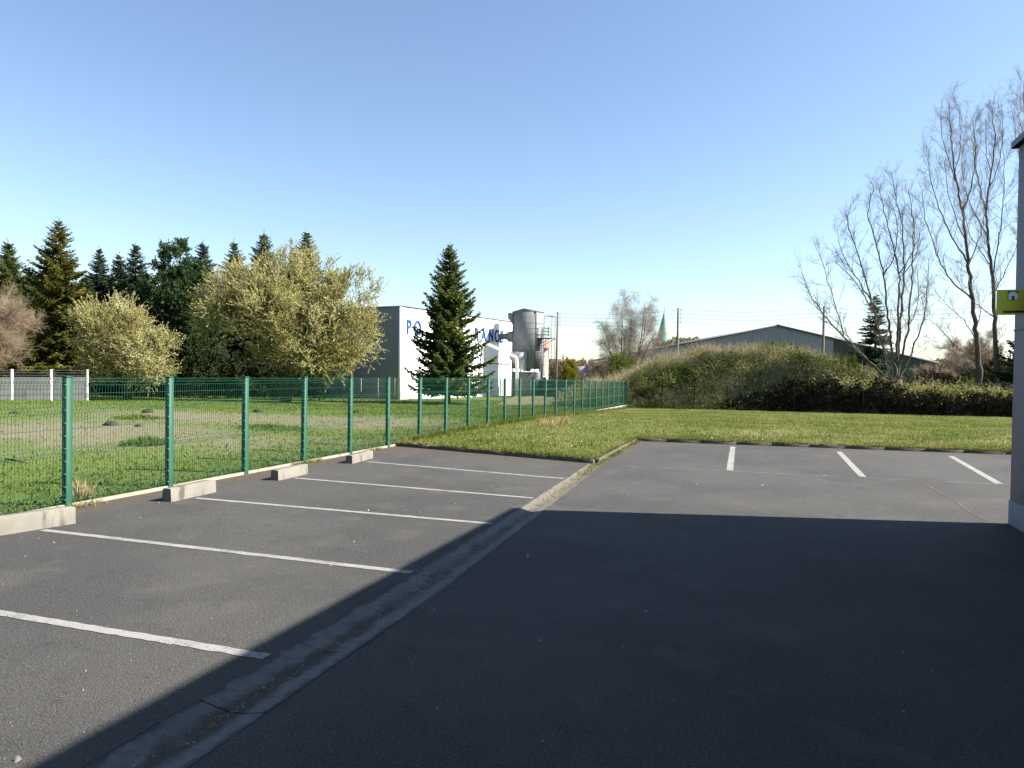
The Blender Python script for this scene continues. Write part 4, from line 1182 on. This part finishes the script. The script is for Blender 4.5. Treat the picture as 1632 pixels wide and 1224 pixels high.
mb = MB(); quadwall(mb, fpt(0, FWd, 0), fpt(0, 0, 0), zf0, ztop - .004); quadwall(mb, fpt(FL, 0, 0), fpt(FL, FWd, 0), zf0, ztop - .004); quadwall(mb, fpt(FL, FWd, 0), fpt(0, FWd, 0), zf0, ztop - .004); mb.build('end_wall', M['grey_wall'], fac)
an = math.atan2(fd[1], fd[0])
mb = MB(); cc = fpt(FL / 2, FWd / 2, ztop + .06); mb.box(cc, (FL + .12, FWd + .12, .1), rz=an); mb.build('roof', M['roof_metal'], fac)
cc = fpt(0, 0, (zf0 + ztop) / 2) + A(*(fn * .012 - fd * .012), 0); mb = MB(); mb.box(cc, (.2, .2, ztop - zf0 - .02), rz=an); mb.build('corner_trim', M['white_wall'], fac)
def letter(ch, a, zc, hgt):
    cu_ = bpy.data.curves.new('letter', 'FONT'); cu_.body = ch; cu_.size = hgt / .72; cu_.extrude = .04; cu_.align_x = 'CENTER'; cu_.offset = .025
    ob = bpy.data.objects.new('tmp', cu_); COL.objects.link(ob)
    me = bpy.data.meshes.new_from_object(ob.evaluated_get(bpy.context.evaluated_depsgraph_get()))
    bpy.data.objects.remove(ob); me.name = 'letter'
    p = fpt(a, -.06, zc - hgt / 2)
    Mx = Matrix(((fd[0] * .72, 0, fn[0], p[0]), (fd[1] * .72, 0, fn[1], p[1]), (0, 1, 0, p[2]), (0, 0, 0, 1)))
    Mx = Matrix.Translation(-Vector(origin(fac))) @ Mx
    me.transform(Mx); me.materials.clear(); me.materials.append(M['blue'])
    o = bpy.data.objects.new('letter', me); COL.objects.link(o); o.parent = fac
def fa(px):  # distance along the facade seen at pixel column px
    d_ = ray(px, 600); M2 = np.array([[d_[0], -fd[0]], [d_[1], -fd[1]]]); s_ = np.linalg.solve(M2, c0 - CAM[:2]); return s_[1]
zl = zat(650, 520.5, 66)
for ch, px in [('P', 650), ('O', 664), ('R', 758), ('A', 769.5), ('N', 781), ('C', 790), ('E', 798)]:
    letter(ch, fa(px), zl, 1.36)
# thin conduit on the facade
mb = MB(); mb.path([fpt(fa(773), -.05, zat(773, 579, 77)), fpt(fa(795), -.06, zat(795, 579.5, 80)), fpt(fa(812), -.05, zat(812, 580.5, 82))], .05, 6); mb.build('conduit', M['steel'], fac)

# ------------------------------------------------------------------ dust extractor tower
D = 77.6; b = base(834, D); s1 = D / F
ex = thing('dust_extractor', 'galvanised dust extraction tower with hopper, ducts and ladder beside the white factory', 'industrial filter', b)
Xv, Yv = A(fn[0], fn[1], 0), A(fd[0], fd[1], 0)   # width and depth axes
ang = math.atan2(Xv[1], Xv[0])
wid, dep = 2.86, 1.9
Z = lambda py: zat(834, py, D)
ctr = AT(834, 600, D); ctr = A(ctr[0], ctr[1], 0) + Yv * dep / 2
E = lambda x, y, z: ctr + Xv * x + Yv * y + A(0, 0, z)
def ebox(mb, x, y, z, sx, sy_, sz): mb.box(E(x, y, z), (sx, sy_, sz), rz=ang)
mb = MB(); z0, z1 = Z(588), Z(497)
ebox(mb, 0, 0, (z0 + z1) / 2, wid, dep, z1 - z0); mb.build('filter_body', M['galv'], ex)
mb = MB()
for py in (515, 524, 533, 542, 551, 560): ebox(mb, 0, 0, Z(py), wid + .05, dep + .05, .045)
mb.build('seam_bands', M['galv'], ex)
for sx in (-1, 1):
    mb = MB(); ebox(mb, sx * (wid / 2 - .03), -dep / 2 + .03, (z0 + z1) / 2, .12, .12, z1 - z0 - .01); mb.build('corner_post', M['roof_metal'], ex)
mb = MB(); zr = Z(497); za = Z(491.5); hx = wid / 2 + .1; hy = dep / 2 + .1
V = [E(-hx, -hy, zr + .02), E(hx, -hy, zr + .02), E(hx, hy, zr + .02), E(-hx, hy, zr + .02), E(0, -hy, za), E(0, hy, za)]
mb.add(V, [(0, 4, 5, 3), (4, 1, 2, 5), (3, 2, 1, 0)], [(0, 1, 4), (2, 3, 5)]); mb.build('roof_cap', M['roof_metal'], ex)
# inlet box on the left, tapering down
mb = MB(); xa = -wid / 2
zt_, zm, zb_ = Z(497.5), Z(507), Z(522)
for (za_, zb2, xa1, xa2) in [(zm, zt_, -.85, -.85), (zb_, zm, -.05, -.72)]:
    V = [E(xa + xa1, -.5, za_), E(xa - .005, -.5, za_), E(xa - .005, .5, za_), E(xa + xa1, .5, za_), E(xa + xa2, -.5, zb2), E(xa - .005, -.5, zb2), E(xa - .005, .5, zb2), E(xa + xa2, .5, zb2)]
    mb.add(V, [(0,3,2,1),(4,5,6,7),(0,1,5,4),(1,2,6,5),(2,3,7,6),(3,0,4,7)])
mb.build('inlet_box', M['galv'], ex)
# horizontal duct to the facade
mb = MB(); zd = Z(535); mb.path([E(xa - .9, 0, zd), E(xa - 1.7, .0, zd), E(xa - 3.4, .0, zd)], .32, 12)
for q in (1.2, 1.75, 2.4): mb.path([E(xa - q, 0, zd), E(xa - q - .07, 0, zd)], .40, 12)
ebox(mb, xa - .45, 0, zd - .05, .88, 1.0, 1.15); mb.build('duct', M['galv'], ex)
# hopper
mb = MB(); zh = Z(561); zb_ = Z(592)
hxl, hxr = -wid / 2 + .06, wid * .13
V = [E(hxl, -dep / 2 - .75, zh), E(hxr, -dep / 2 - .75, zh), E(hxr, dep / 2 - .3, zh), E(hxl, dep / 2 - .3, zh), E(hxr - .15, -dep / 2 - .35, zb_), E(hxr, -dep / 2 - .35, zb_), E(hxr, 0, zb_), E(hxr - .15, 0, zb_)]
Vt = [v + A(0, 0, .55) for v in V[:4]]
zsh = zh - .75
V2 = [v + A(0, 0, -.75) for v in V[:4]]
mb.add(V[:4] + V2, [(0, 1, 2, 3), (4, 5, 1, 0), (5, 6, 2, 1), (6, 7, 3, 2), (7, 4, 0, 3)])
mb.add(V2 + V[4:], [(0, 1, 5, 4)[::-1], (1, 2, 6, 5)[::-1], (2, 3, 7, 6)[::-1], (3, 0, 4, 7)[::-1], (4, 5, 6, 7)]); mb.build('hopper', M['galv_light'], ex)
z0 = Z(588)
zg = b[2]
for sx, sy_ in ((-1, -1), (1, -1), (1, 1), (-1, 1)):
    mb = MB(); ebox(mb, sx * (wid / 2 - .07), sy_ * (dep / 2 - .07), (zg + z0) / 2, .12, .12, z0 - zg - .02); mb.build('leg', M['galv'], ex)
mb = MB(); ebox(mb, -.2, .2, (zg + Z(592)) / 2, wid + .1, dep - .3, Z(592) - zg - .06); mb.build('base_housing', M['galv'], ex)
# diagonal pipe from the facade, elbow and down pipe
Dp = 75.5
pts_ = [AT(769, 545, 77.5), AT(776, 548, 77), AT(815, 565, Dp + .6), AT(820, 567.5, Dp), AT(823, 570.5, Dp), AT(824, 576, Dp), AT(824, 600, Dp)]; pts_.append(A(pts_[-1][0], pts_[-1][1], zg))
mb = MB(); mb.path(pts_, .17, 10); mb.build('pipe', M['pipe'], ex, smooth=True)
# ladder, platform, railing on the right side
xl_ = wid / 2
mb = MB(); zp = Z(539)
for sy_ in (-.25, .25): mb.tubes([E(xl_ + .35, sy_, zg)], [E(xl_ + .35, sy_, Z(539))], .025, .025, 5)
k = zg + .3
while k < Z(540): mb.tubes([E(xl_ + .35, -.25, k)], [E(xl_ + .35, .25, k)], .018, .018, 5); k += .3
for k in np.arange(zg + 1.8, Z(545), .9):
    ring = [E(xl_ + .35 + .35 * math.sin(t), -.35 * math.cos(t), k) for t in np.linspace(0, math.pi, 8)]; mb.tubes(ring[:-1], ring[1:], .02, .02, 4)
mb.build('ladder', M['steel'], ex)
mb = MB(); ebox(mb, xl_ + .8, 0, zp, 1.55, 1.3, .08); mb.tubes([E(xl_, -.6, zp - .8), E(xl_, .6, zp - .8)], [E(xl_ + 1.5, -.6, zp - .06), E(xl_ + 1.5, .6, zp - .06)], .04, .04, 5); mb.build('platform', M['steel'], ex)
mb = MB()
for sx in (.06, .55, .95):
    for sy_ in (-.62, .62): mb.tubes([E(xl_ + sx, sy_, zp)], [E(xl_ + sx, sy_, zp + 1.1)], .028, .028, 5)
for zz in (.4, .75, 1.1):
    mb.tubes([E(xl_ + .05, -.62, zp + zz), E(xl_ + .05, .62, zp + zz), E(xl_ + .95, -.62, zp + zz)], [E(xl_ + .95, -.62, zp + zz), E(xl_ + .95, .62, zp + zz), E(xl_ + .95, .62, zp + zz)], .025, .025, 5)
mb.build('railing', M['steel'], ex)
mb = MB()
zt2 = Z(504); zb2 = Z(575)
P0 = [E(xl_ + 1.62, -.4, zb2), E(xl_ + 1.62, .4, zb2), E(xl_ + 1.62, -.4, zt2), E(xl_ + .7, -.4, zt2), E(xl_ + .7, .4, zt2), E(xl_ + .7, -.4, zt2), E(xl_ + .9, -.4, zb2), E(xl_ + .9, -.4, zg)]
P1 = [E(xl_ + 1.62, -.4, zt2), E(xl_ + 1.62, .4, zt2), E(xl_ + 1.62, .4, zt2), E(xl_ + 1.62, -.4, zt2), E(xl_ + 1.62, .4, zt2), E(xl_ + .7, -.4, zp), E(xl_ + 1.62, -.4, zb2), E(xl_ + .9, -.4, zp)]
mb.tubes(P0, P1, .03, .03, 5); mb.tubes([E(xl_ + 1.2, -.3, Z(536)), E(xl_ + 1.2, -.3, Z(571))], [E(xl_ + 1.2, -.3, Z(521)), E(xl_ + 1.2, -.3, Z(556))], .05, .05, 6); mb.build('hoist_frame', M['steel'], ex)

# ------------------------------------------------------------------ houses, spire, shed behind
def gable_house(name, label, px, D, ridge_py, eave_py, wpx, lenm, wallm, roofm, rz=0., chim=True, win=True, cat='house'):
    b = base(px, D); u = D / F; w = wpx * u
    o = thing(name, label, cat, b)
    ze, zr_ = zat(px, eave_py, D), zat(px, ridge_py, D)
    ca, sa = math.cos(rz), math.sin(rz)
    e = lambda x, y, z: A(b[0] + x * ca - y * sa, b[1] + x * sa + y * ca, z)
    hl, hw = lenm / 2, w / 2
    mb = MB(); z0 = b[2] - .1
    V = [e(-hw, -hl, z0), e(hw, -hl, z0), e(hw, hl, z0), e(-hw, hl, z0), e(-hw, -hl, ze), e(hw, -hl, ze), e(hw, hl, ze), e(-hw, hl, ze), e(-hw, 0, zr_ - .03), e(hw, 0, zr_ - .03)]
    mb.add(V, [(0, 1, 5, 4), (1, 2, 6, 5), (2, 3, 7, 6), (3, 0, 4, 7)], [(5, 6, 9), (7, 4, 8)]); mb.build('wall', wallm, o)
    mb = MB(); oh = .25; t = .12; sl = (zr_ - ze) / hl
    for sg in (-1, 1):
        y0 = sg * (hl + oh); zo = ze - sl * oh
        V = [e(-hw - oh, y0, zo + .02), e(hw + oh, y0, zo + .02), e(hw + oh, 0, zr_ + .02), e(-hw - oh, 0, zr_ + .02)]
        V += [v + A(0, 0, t) for v in V]
        mb.add(V, [(0,3,2,1),(4,5,6,7),(0,1,5,4),(1,2,6,5),(2,3,7,6),(3,0,4,7)])
    rf = mb.build('roof', roofm, o)
    if chim:
        mb = MB(); mb.box(e(hw * .2, .3, zr_ + .5), (.45, .45, 1.4), rz=rz); mb.build('chimney', M['brick'], rf)
    if win:
        for k in (-.45, .35):
            mb = MB(); mb.box(e(hw * k, -hl - .02, b[2] + 1.6), (1.0, .06, 1.2), rz=rz); f_ = mb.build('window', M['sign_white'], o)
            mb = MB(); mb.box(e(hw * k, -hl - .055, b[2] + 1.6), (.85, .02, 1.05), rz=rz); mb.build('pane', M['glass'], f_)
    return o
gable_house('garage', 'small low building with a red tiled roof left of the mound', 940, 100, 597, 606, 20, 3.4, M['house_wall'], M['tile_red'], rz=.33, chim=False, win=False, cat='garage')
gable_house('house', 'house with a grey tiled roof behind the small red roof', 932, 118, 585, 600, 26, 6, M['brick'], M['tile_grey'], rz=.33, win=True)
gable_house('house', 'pinkish house showing in the gap beside the dust extraction tower', 864, 120, 545, 556, 16, 6, M['house_wall'], M['tile_red'], rz=.33, chim=False)
gable_house('house', 'brown roofed house far behind the utility pole', 893, 165, 573, 590, 46, 9, M['brick'], plain('brown_tiles', (.12, .085, .07), (.18, .12, .1), .9), rz=.33)
gable_house('house', 'dark red roofed house far behind the golden cypress', 925, 190, 576, 588, 48, 9, M['brick'], plain('dark_red_tiles', (.15, .085, .08), (.2, .115, .1), .9), rz=.33)

# church
D = 240.; b = base(1057, D); u = D / F
ch = thing('church', 'church with a slender green copper spire behind the birch and the mound', 'church', b)
zb_ = zat(1057, 545, D); z1 = zat(1057, 513, D); z2 = zat(1058, 494, D)
mb = MB(); mb.box((b[0], b[1], (b[2] + zb_) / 2), (5.2, 5.2, zb_ - b[2]), rz=.4); mb.build('tower', M['stone'], ch)
mb = MB(); mb.box((b[0] - 4, b[1] + 13, b[2] + 4), (9, 20, 8), rz=.4); mb.build('nave', M['stone'], ch)
def octa(r, z): return [(b[0] + r * math.cos(.4 + k * math.pi / 4), b[1] + r * math.sin(.4 + k * math.pi / 4), z) for k in range(8)]
mb = MB(); V = octa(3.1, zb_ + .02) + octa(2.3, zb_ + 1.6) + octa(1.1, z1) + octa(.8, z1 + .9) + octa(.72, z1 + 1.0) + octa(.08, z2)
mb.add(V, [(r * 8 + i, r * 8 + (i + 1) % 8, r * 8 + 8 + (i + 1) % 8, r * 8 + 8 + i) for r in range(5) for i in range(8)]); mb.build('spire', M['copper'], ch)
mb = MB(); mb.path([(b[0], b[1], z2 - .3), (b[0], b[1], z2 + 1.2)], .07, 5); mb.build('finial', M['steel'], ch)

# long low-pitched shed
D = 96.; b = base(1235, D); u = D / F
sh = thing('warehouse', 'wide grey metal warehouse with a shallow gable and a green right end behind the mound', 'building', b)
za = zat(1235, 520, D); zl_ = zat(1235, 575, D); Wr = 255 * u
rx = A(rt[0], rt[1], 0); ry = A(-rt[1], rt[0], 0)
e = lambda x, y, z: A(b[0], b[1], 0) + rx * x + ry * y + A(0, 0, z)
roofz = lambda x: za - abs(x) / Wr * (za - zl_)
xg = 92 * u
mb = MB(); mb.add([e(-Wr, 0, b[2]), e(0, 0, b[2]), e(xg, 0, b[2]), e(xg, 0, roofz(xg)), e(0, 0, za), e(-Wr, 0, zl_)], [(0, 1, 4, 5), (1, 2, 3, 4)])
mb.build('grey_wall', M['shed_grey'], sh)
mb = MB(); mb.add([e(xg, 0, b[2]), e(Wr, 0, b[2]), e(Wr, 0, zl_), e(xg, 0, roofz(xg))], [(0, 1, 2, 3)])
mb.add([e(Wr, 0, b[2]), e(Wr, 40, b[2]), e(Wr, 40, zl_), e(Wr, 0, zl_)], [(0, 1, 2, 3)]); mb.build('green_wall', M['shed_green'], sh)
mb = MB()
for sg in (-1, 1):
    V = [e(0, -.3, za + .03), e(sg * (Wr + .3), -.3, zl_ - .03), e(sg * (Wr + .3), 40, zl_ - .03), e(0, 40, za + .03)]; V += [v + A(0, 0, .22) for v in V]
    mb.add(V, [(0,3,2,1),(4,5,6,7),(0,1,5,4),(1,2,6,5),(2,3,7,6),(3,0,4,7)])
mb.build('roof', M['roof_metal'], sh)

# ------------------------------------------------------------------ fences far off
def slab_fence(label, p0px, p1px, D0, D1, n, top_py0, top_py1, postm, ext=0):
    a = AT(p0px, 600, D0); c = AT(p1px, 600, D1)
    za, zc_ = zat(p0px, top_py0, D0), zat(p1px, top_py1, D1)
    o = thing('concrete_fence', label, 'fence', (a[0], a[1], float(T(a[0], a[1]))))
    P = [a + (c - a) * (k / n) for k in range(n + 1)]; an = math.atan2(c[1] - a[1], c[0] - a[0]); L = np.linalg.norm((c - a)[:2]) / n
    for k, p in enumerate(P):
        z0 = float(T(p[0], p[1])) - .1; zt = za + (zc_ - za) * k / n
        mb = MB(); mb.bbox((p[0], p[1], (z0 + zt) / 2), (.12, .14, zt - z0), .01, rz=an); mb.build('post', postm, o)
        if k < n:
            m_ = (p + P[k + 1]) / 2
            h = (zt - z0 - .45) / 4 if ext else (zt - z0) / 4
            mb = MB()
            for j in range(4): mb.bbox((m_[0], m_[1], z0 + h * (j + .5)), (L - .125, .05, h - .015), .008, rz=an)
            mb.build('slab_panel', M['slab'], o)
            if ext:
                mb = MB(); q = P[k + 1]
                for zz in (.05, .2, .35): mb.tubes([(p[0], p[1], zt - zz)], [(q[0], q[1], zt - zz)], .006, .006, 4)
                mb.build('top_wires', M['wire'], o)
    return o
slab_fence('grey slab fence with white posts at the left edge beyond the field', -50, 139, 40.2, 45.8, 3, 588, 589, M['white_post'], 1)
slab_fence('pale grey concrete fence between the tower and the mound, behind the green mesh', 858, 1012, 78, 74, 6, 605, 606, M['slab'])
# light mesh fence in front of the factory
yf = thing('wire_fence', 'thin grey wire fence standing before the white factory', 'fence', base(560, 61))
a, c = base(548, 59.5), base(846, 67)
nP = 12
for k in range(nP + 1):
    p = a + (c - a) * k / nP; mb = MB(); mb.path([p, p + A(0, 0, 1), p + A(0, 0, 2.0)], .035, 6); mb.build('post', M['galv'], yf)
    if k < nP:
        q = a + (c - a) * (k + 1) / nP; mb = MB()
        zz = np.arange(.1, 2.0, .19); mb.tubes(np.tile(p, (len(zz), 1)) + np.c_[zz * 0, zz * 0, zz], np.tile(q, (len(zz), 1)) + np.c_[zz * 0, zz * 0, zz], .004, .004, 3)
        tt = np.linspace(0, 1, 22)[1:-1, None]; pp = p + (q - p) * tt; mb.tubes(pp, pp + A(0, 0, 1.95), .003, .003, 3); mb.build('wire_panel', M['galv'], yf)

# ------------------------------------------------------------------ utility poles and wires
PO = []
for top, bot, D, lab in [((889, 497), (886, 607), 80, 'wooden utility pole right of the dust extraction tower'), ((1081, 491), (1079, 600), 74.5, 'wooden utility pole between the spire and the shed gable'), ((1313.5, 488), (1310, 620), 69, 'wooden utility pole in front of the green part of the warehouse')]:
    t = AT(*top, D); b = AT(bot[0], bot[1], D); b[2] = T(b[0], b[1]) - .3
    o = thing('utility_pole', lab, 'utility pole', b, 'utility poles along the back')
    mb = MB(); mb.path([b, b + (t - b) * .5, t], [.15, .125, .10], 8); mb.build('pole', M['pole'], o, smooth=True)
    side = rx * 1.0; PO.append([])
    for k in range(4):
        p = t + A(0, 0, -.25 - k * .42) + side * .28
        mb = MB(); mb.path([t + A(0, 0, -.32 - k * .42) + side * .08, p + A(0, 0, -.08), p], .018, 5); mb.path([p, p + A(0, 0, .07), p + A(0, 0, .14)], [.05, .055, .03], 8); mb.build('insulator', M['insul'], o); PO[-1].append(p + A(0, 0, .12))
for k in range(4):
    P3 = [PO[0][k], PO[1][k], PO[2][k]]; ext0 = P3[0] + (P3[0] - P3[1]) * 1.0; ext1 = P3[2] + (P3[2] - P3[1]) * 1.0
    chain = [ext0] + P3 + [ext1]; pts_ = []
    for a, c in zip(chain[:-1], chain[1:]):
        for t in np.linspace(0, 1, 13)[:-1]: pts_.append(a + (c - a) * t + A(0, 0, -.35 * 4 * t * (1 - t)))
    mb = MB(); mb.path(pts_ + [ext1], .013, 4)
    o = mb.build('overhead_wire', M['wire'], loc=PO[0][k])
    tag(o, ['topmost', 'second highest', 'third highest', 'lowest'][k] + ' of the four overhead wires strung between the utility poles', 'wire', 'overhead wires')

# ------------------------------------------------------------------ far woodland masses
def far_band(name, x0, x1, D, ylo, yhi, mat, seed, n=2200, size=.5):
    g = np.random.default_rng(seed); mb = MB()
    px = g.uniform(x0, x1, n); top = yhi + (ylo - yhi) * .35 * (1 + fnoise(px * .03, px * 0, seed, 4, 1.)) * .6
    py = top + (640 - top) * g.random(n) ** 1.6
    P = np.array([AT(a, c, D + e_) for a, c, e_ in zip(px, py, g.uniform(-6, 6, n))])
    k = P[:, 2] > -.6; P = P[k]; m = len(P)
    mb.cards(P, g.normal(size=(m, 3)) * .5 + A(0, 0, 1), g.uniform(.6, 1.4, m) * size, .35 * size, g.random(m))
    return tag(mb.build(name, M[mat]), kind='stuff')
far_band('distant_scrub', 850, 1030, 150, 592, 576, 'scrub', 1, 14000, .7)
far_band('distant_trees', 1040, 1160, 130, 560, 538, 'scrub', 2, 9000, .6)
far_band('distant_wood', 1400, 1750, 170, 600, 572, 'scrub', 3, 16000, .9)
far_band('distant_thicket', -300, 540, 84, 540, 448, 'spruce_blue', 4, 26000, 1.1)

# ------------------------------------------------------------------ small things in the field and by the fence
GC = 'dark clods on the field'
for px, py, s_ in [(24, 661, .16), (236, 659, .2), (412, 658, .2), (176, 680, .2), (569, 659, .16), (221, 682, .1)]:
    p = G(px, py); mb = MB(); g = np.random.default_rng(px)
    nu, nv = 10, 6
    P = np.array([[((math.cos(u_) * math.sin(v_)) * s_ * 1.5, math.sin(u_) * math.sin(v_) * s_, math.cos(v_) * s_ * .75) for v_ in np.linspace(0.01, math.pi / 2 + .3, nv)] for u_ in np.linspace(0, 2 * math.pi, nu + 1)])
    P[:-1] += g.normal(size=P[:-1].shape) * s_ * .09; P[-1] = P[0]
    grid(mb, P + A(p[0], p[1], field_z(p[0], p[1])))
    tag(mb.build('clod', M['clod'], loc=(p[0], p[1], 0), smooth=True), 'dark clod of earth lying on the bare field behind the green fence', 'clod', GC)
GT = 'green tufts on the bare field'
for px, py, r_, h_, sd, lab in [(232, 712, .5, .32, 1, 'large dark green grass tuft behind the second fence panel'), (218, 668, .8, .25, 2, 'broad flat grass tuft farther back behind the second fence panel'), (430, 684, 1.0, .22, 3, 'wide low green tuft behind the fourth fence panel')]:
    p = G(px, py); n = 700; mb = MB(); a = N.uniform(0, 6.28, n); q = r_ * N.random(n) ** .6
    x, y = p[0] + q * np.cos(a) * 1.4, p[1] + q * np.sin(a)
    blades(mb, x, y, field_z(x, y), N.uniform(.5, 1.1, n) * h_ * (1 - .6 * q / r_), .035, .5, var=N.random(n) * .25)
    tag(mb.build('grass_tuft', M['blade_field'], loc=(p[0], p[1], 0)), lab, 'grass tuft', GT)
p = G(128, 800, 0); n = 260; mb = MB(); a = N.uniform(0, 6.28, n); q = .14 * N.random(n)
mb.cards(np.c_[p[0] + q * np.cos(a), p[1] + q * np.sin(a), np.zeros(n)], np.c_[N.normal(size=(n, 2)) * .35, np.ones(n)], N.uniform(.15, .42, n), .014, N.random(n), bend=.06)
tag(mb.build('dry_grass_clump', M['dry'], loc=(p[0], p[1], 0)), 'straw coloured dead grass clump beside the nearest fence post', 'dead grass')
p = G(885, 681); n = 320; mb = MB(); x = p[0] + N.normal(size=n) * .25; y = p[1] + N.normal(size=n) * 1.2
mb.cards(np.c_[x, y, lawn_z(x, y, k1y(x))], np.c_[N.normal(size=(n, 2)) * .4, np.ones(n)], N.uniform(.15, .4, n), .02, N.random(n) * .5, bend=.06)
tag(mb.build('dead_weeds', M['dry'], loc=(p[0], p[1], 0)), 'brown dead weeds on the lawn beside the fence plinth', 'weeds')
p = G(20, 738); mb = MB(); mb.path([p + A(-.35, .1, .05), p + A(0, 0, .07), p + A(.4, -.05, .05)], .025, 6)
tag(mb.build('stick', M['bark'], loc=p), 'dark stick lying on the field near the left edge', 'stick')
# loose plants at the fence foot
mb = MB(); n = 2600; y = N.uniform(4, 17.3, n); x = FX + .05 + N.exponential(.05, n); k = fnoise(y, y * 0, 61, 4, .4) > .35; x, y = x[k], y[k]; n = len(x)
blades(mb, x, y, np.full(n, .0), N.uniform(.03, .12, n), .014, .8, var=.3 + .7 * N.random(n))
tag(mb.build('fence_weeds', M['blade']), kind='stuff')

# ------------------------------------------------------------------ light, sky, camera
sv = A(WX + 3.34, WY - 10.1, 0); sh_len = math.hypot(sv[0], sv[1]); elev = math.atan2(WH + .1, sh_len); az = math.atan2(sv[0], sv[1])
SUN_E, SKY_S, EXPO = 5.0, .06, 1.93
L = bpy.data.lights.new('sun', 'SUN'); L.energy = SUN_E; L.angle = math.radians(.53); L.color = (1, .95, .86)
lo = bpy.data.objects.new('sun', L); COL.objects.link(lo)
sdv = Vector((sv[0], sv[1], sh_len * math.tan(elev))).normalized()
lo.rotation_euler = sdv.to_track_quat('Z', 'Y').to_euler(); lo.location = (20, 5, 30)
w = bpy.data.worlds.new('World'); sc.world = w; w.use_nodes = True
nt = w.node_tree; bg = nt.nodes['Background']
sk = nt.nodes.new('ShaderNodeTexSky'); sk.sky_type = 'NISHITA'; sk.sun_disc = False
sk.sun_elevation = elev; sk.sun_rotation = az
sk.air_density = 1.0; sk.dust_density = .5; sk.ozone_density = 1.9; sk.altitude = 0
nt.links.new(sk.outputs[0], bg.inputs[0]); bg.inputs[1].default_value = SKY_S

cam = bpy.data.cameras.new('camera'); co = bpy.data.objects.new('camera', cam); COL.objects.link(co)
cam.sensor_width = 36; cam.sensor_fit = 'HORIZONTAL'; cam.lens = 36 * F / 1632; cam.clip_start = .05; cam.clip_end = 10000
Mx = Matrix(((cr[0], cu[0], -fw[0], CAM[0]), (cr[1], cu[1], -fw[1], CAM[1]), (cr[2], cu[2], -fw[2], CAM[2]), (0, 0, 0, 1)))
co.matrix_world = Mx
sc.camera = co
sc.view_settings.view_transform = 'Standard'; sc.view_settings.look = 'None'; sc.view_settings.gamma = 1.0
sc.view_settings.exposure = EXPO
sc.view_settings.use_curve_mapping = False
sc.cycles.max_bounces = 6; sc.cycles.diffuse_bounces = 3; sc.cycles.glossy_bounces = 2; sc.cycles.transmission_bounces = 4
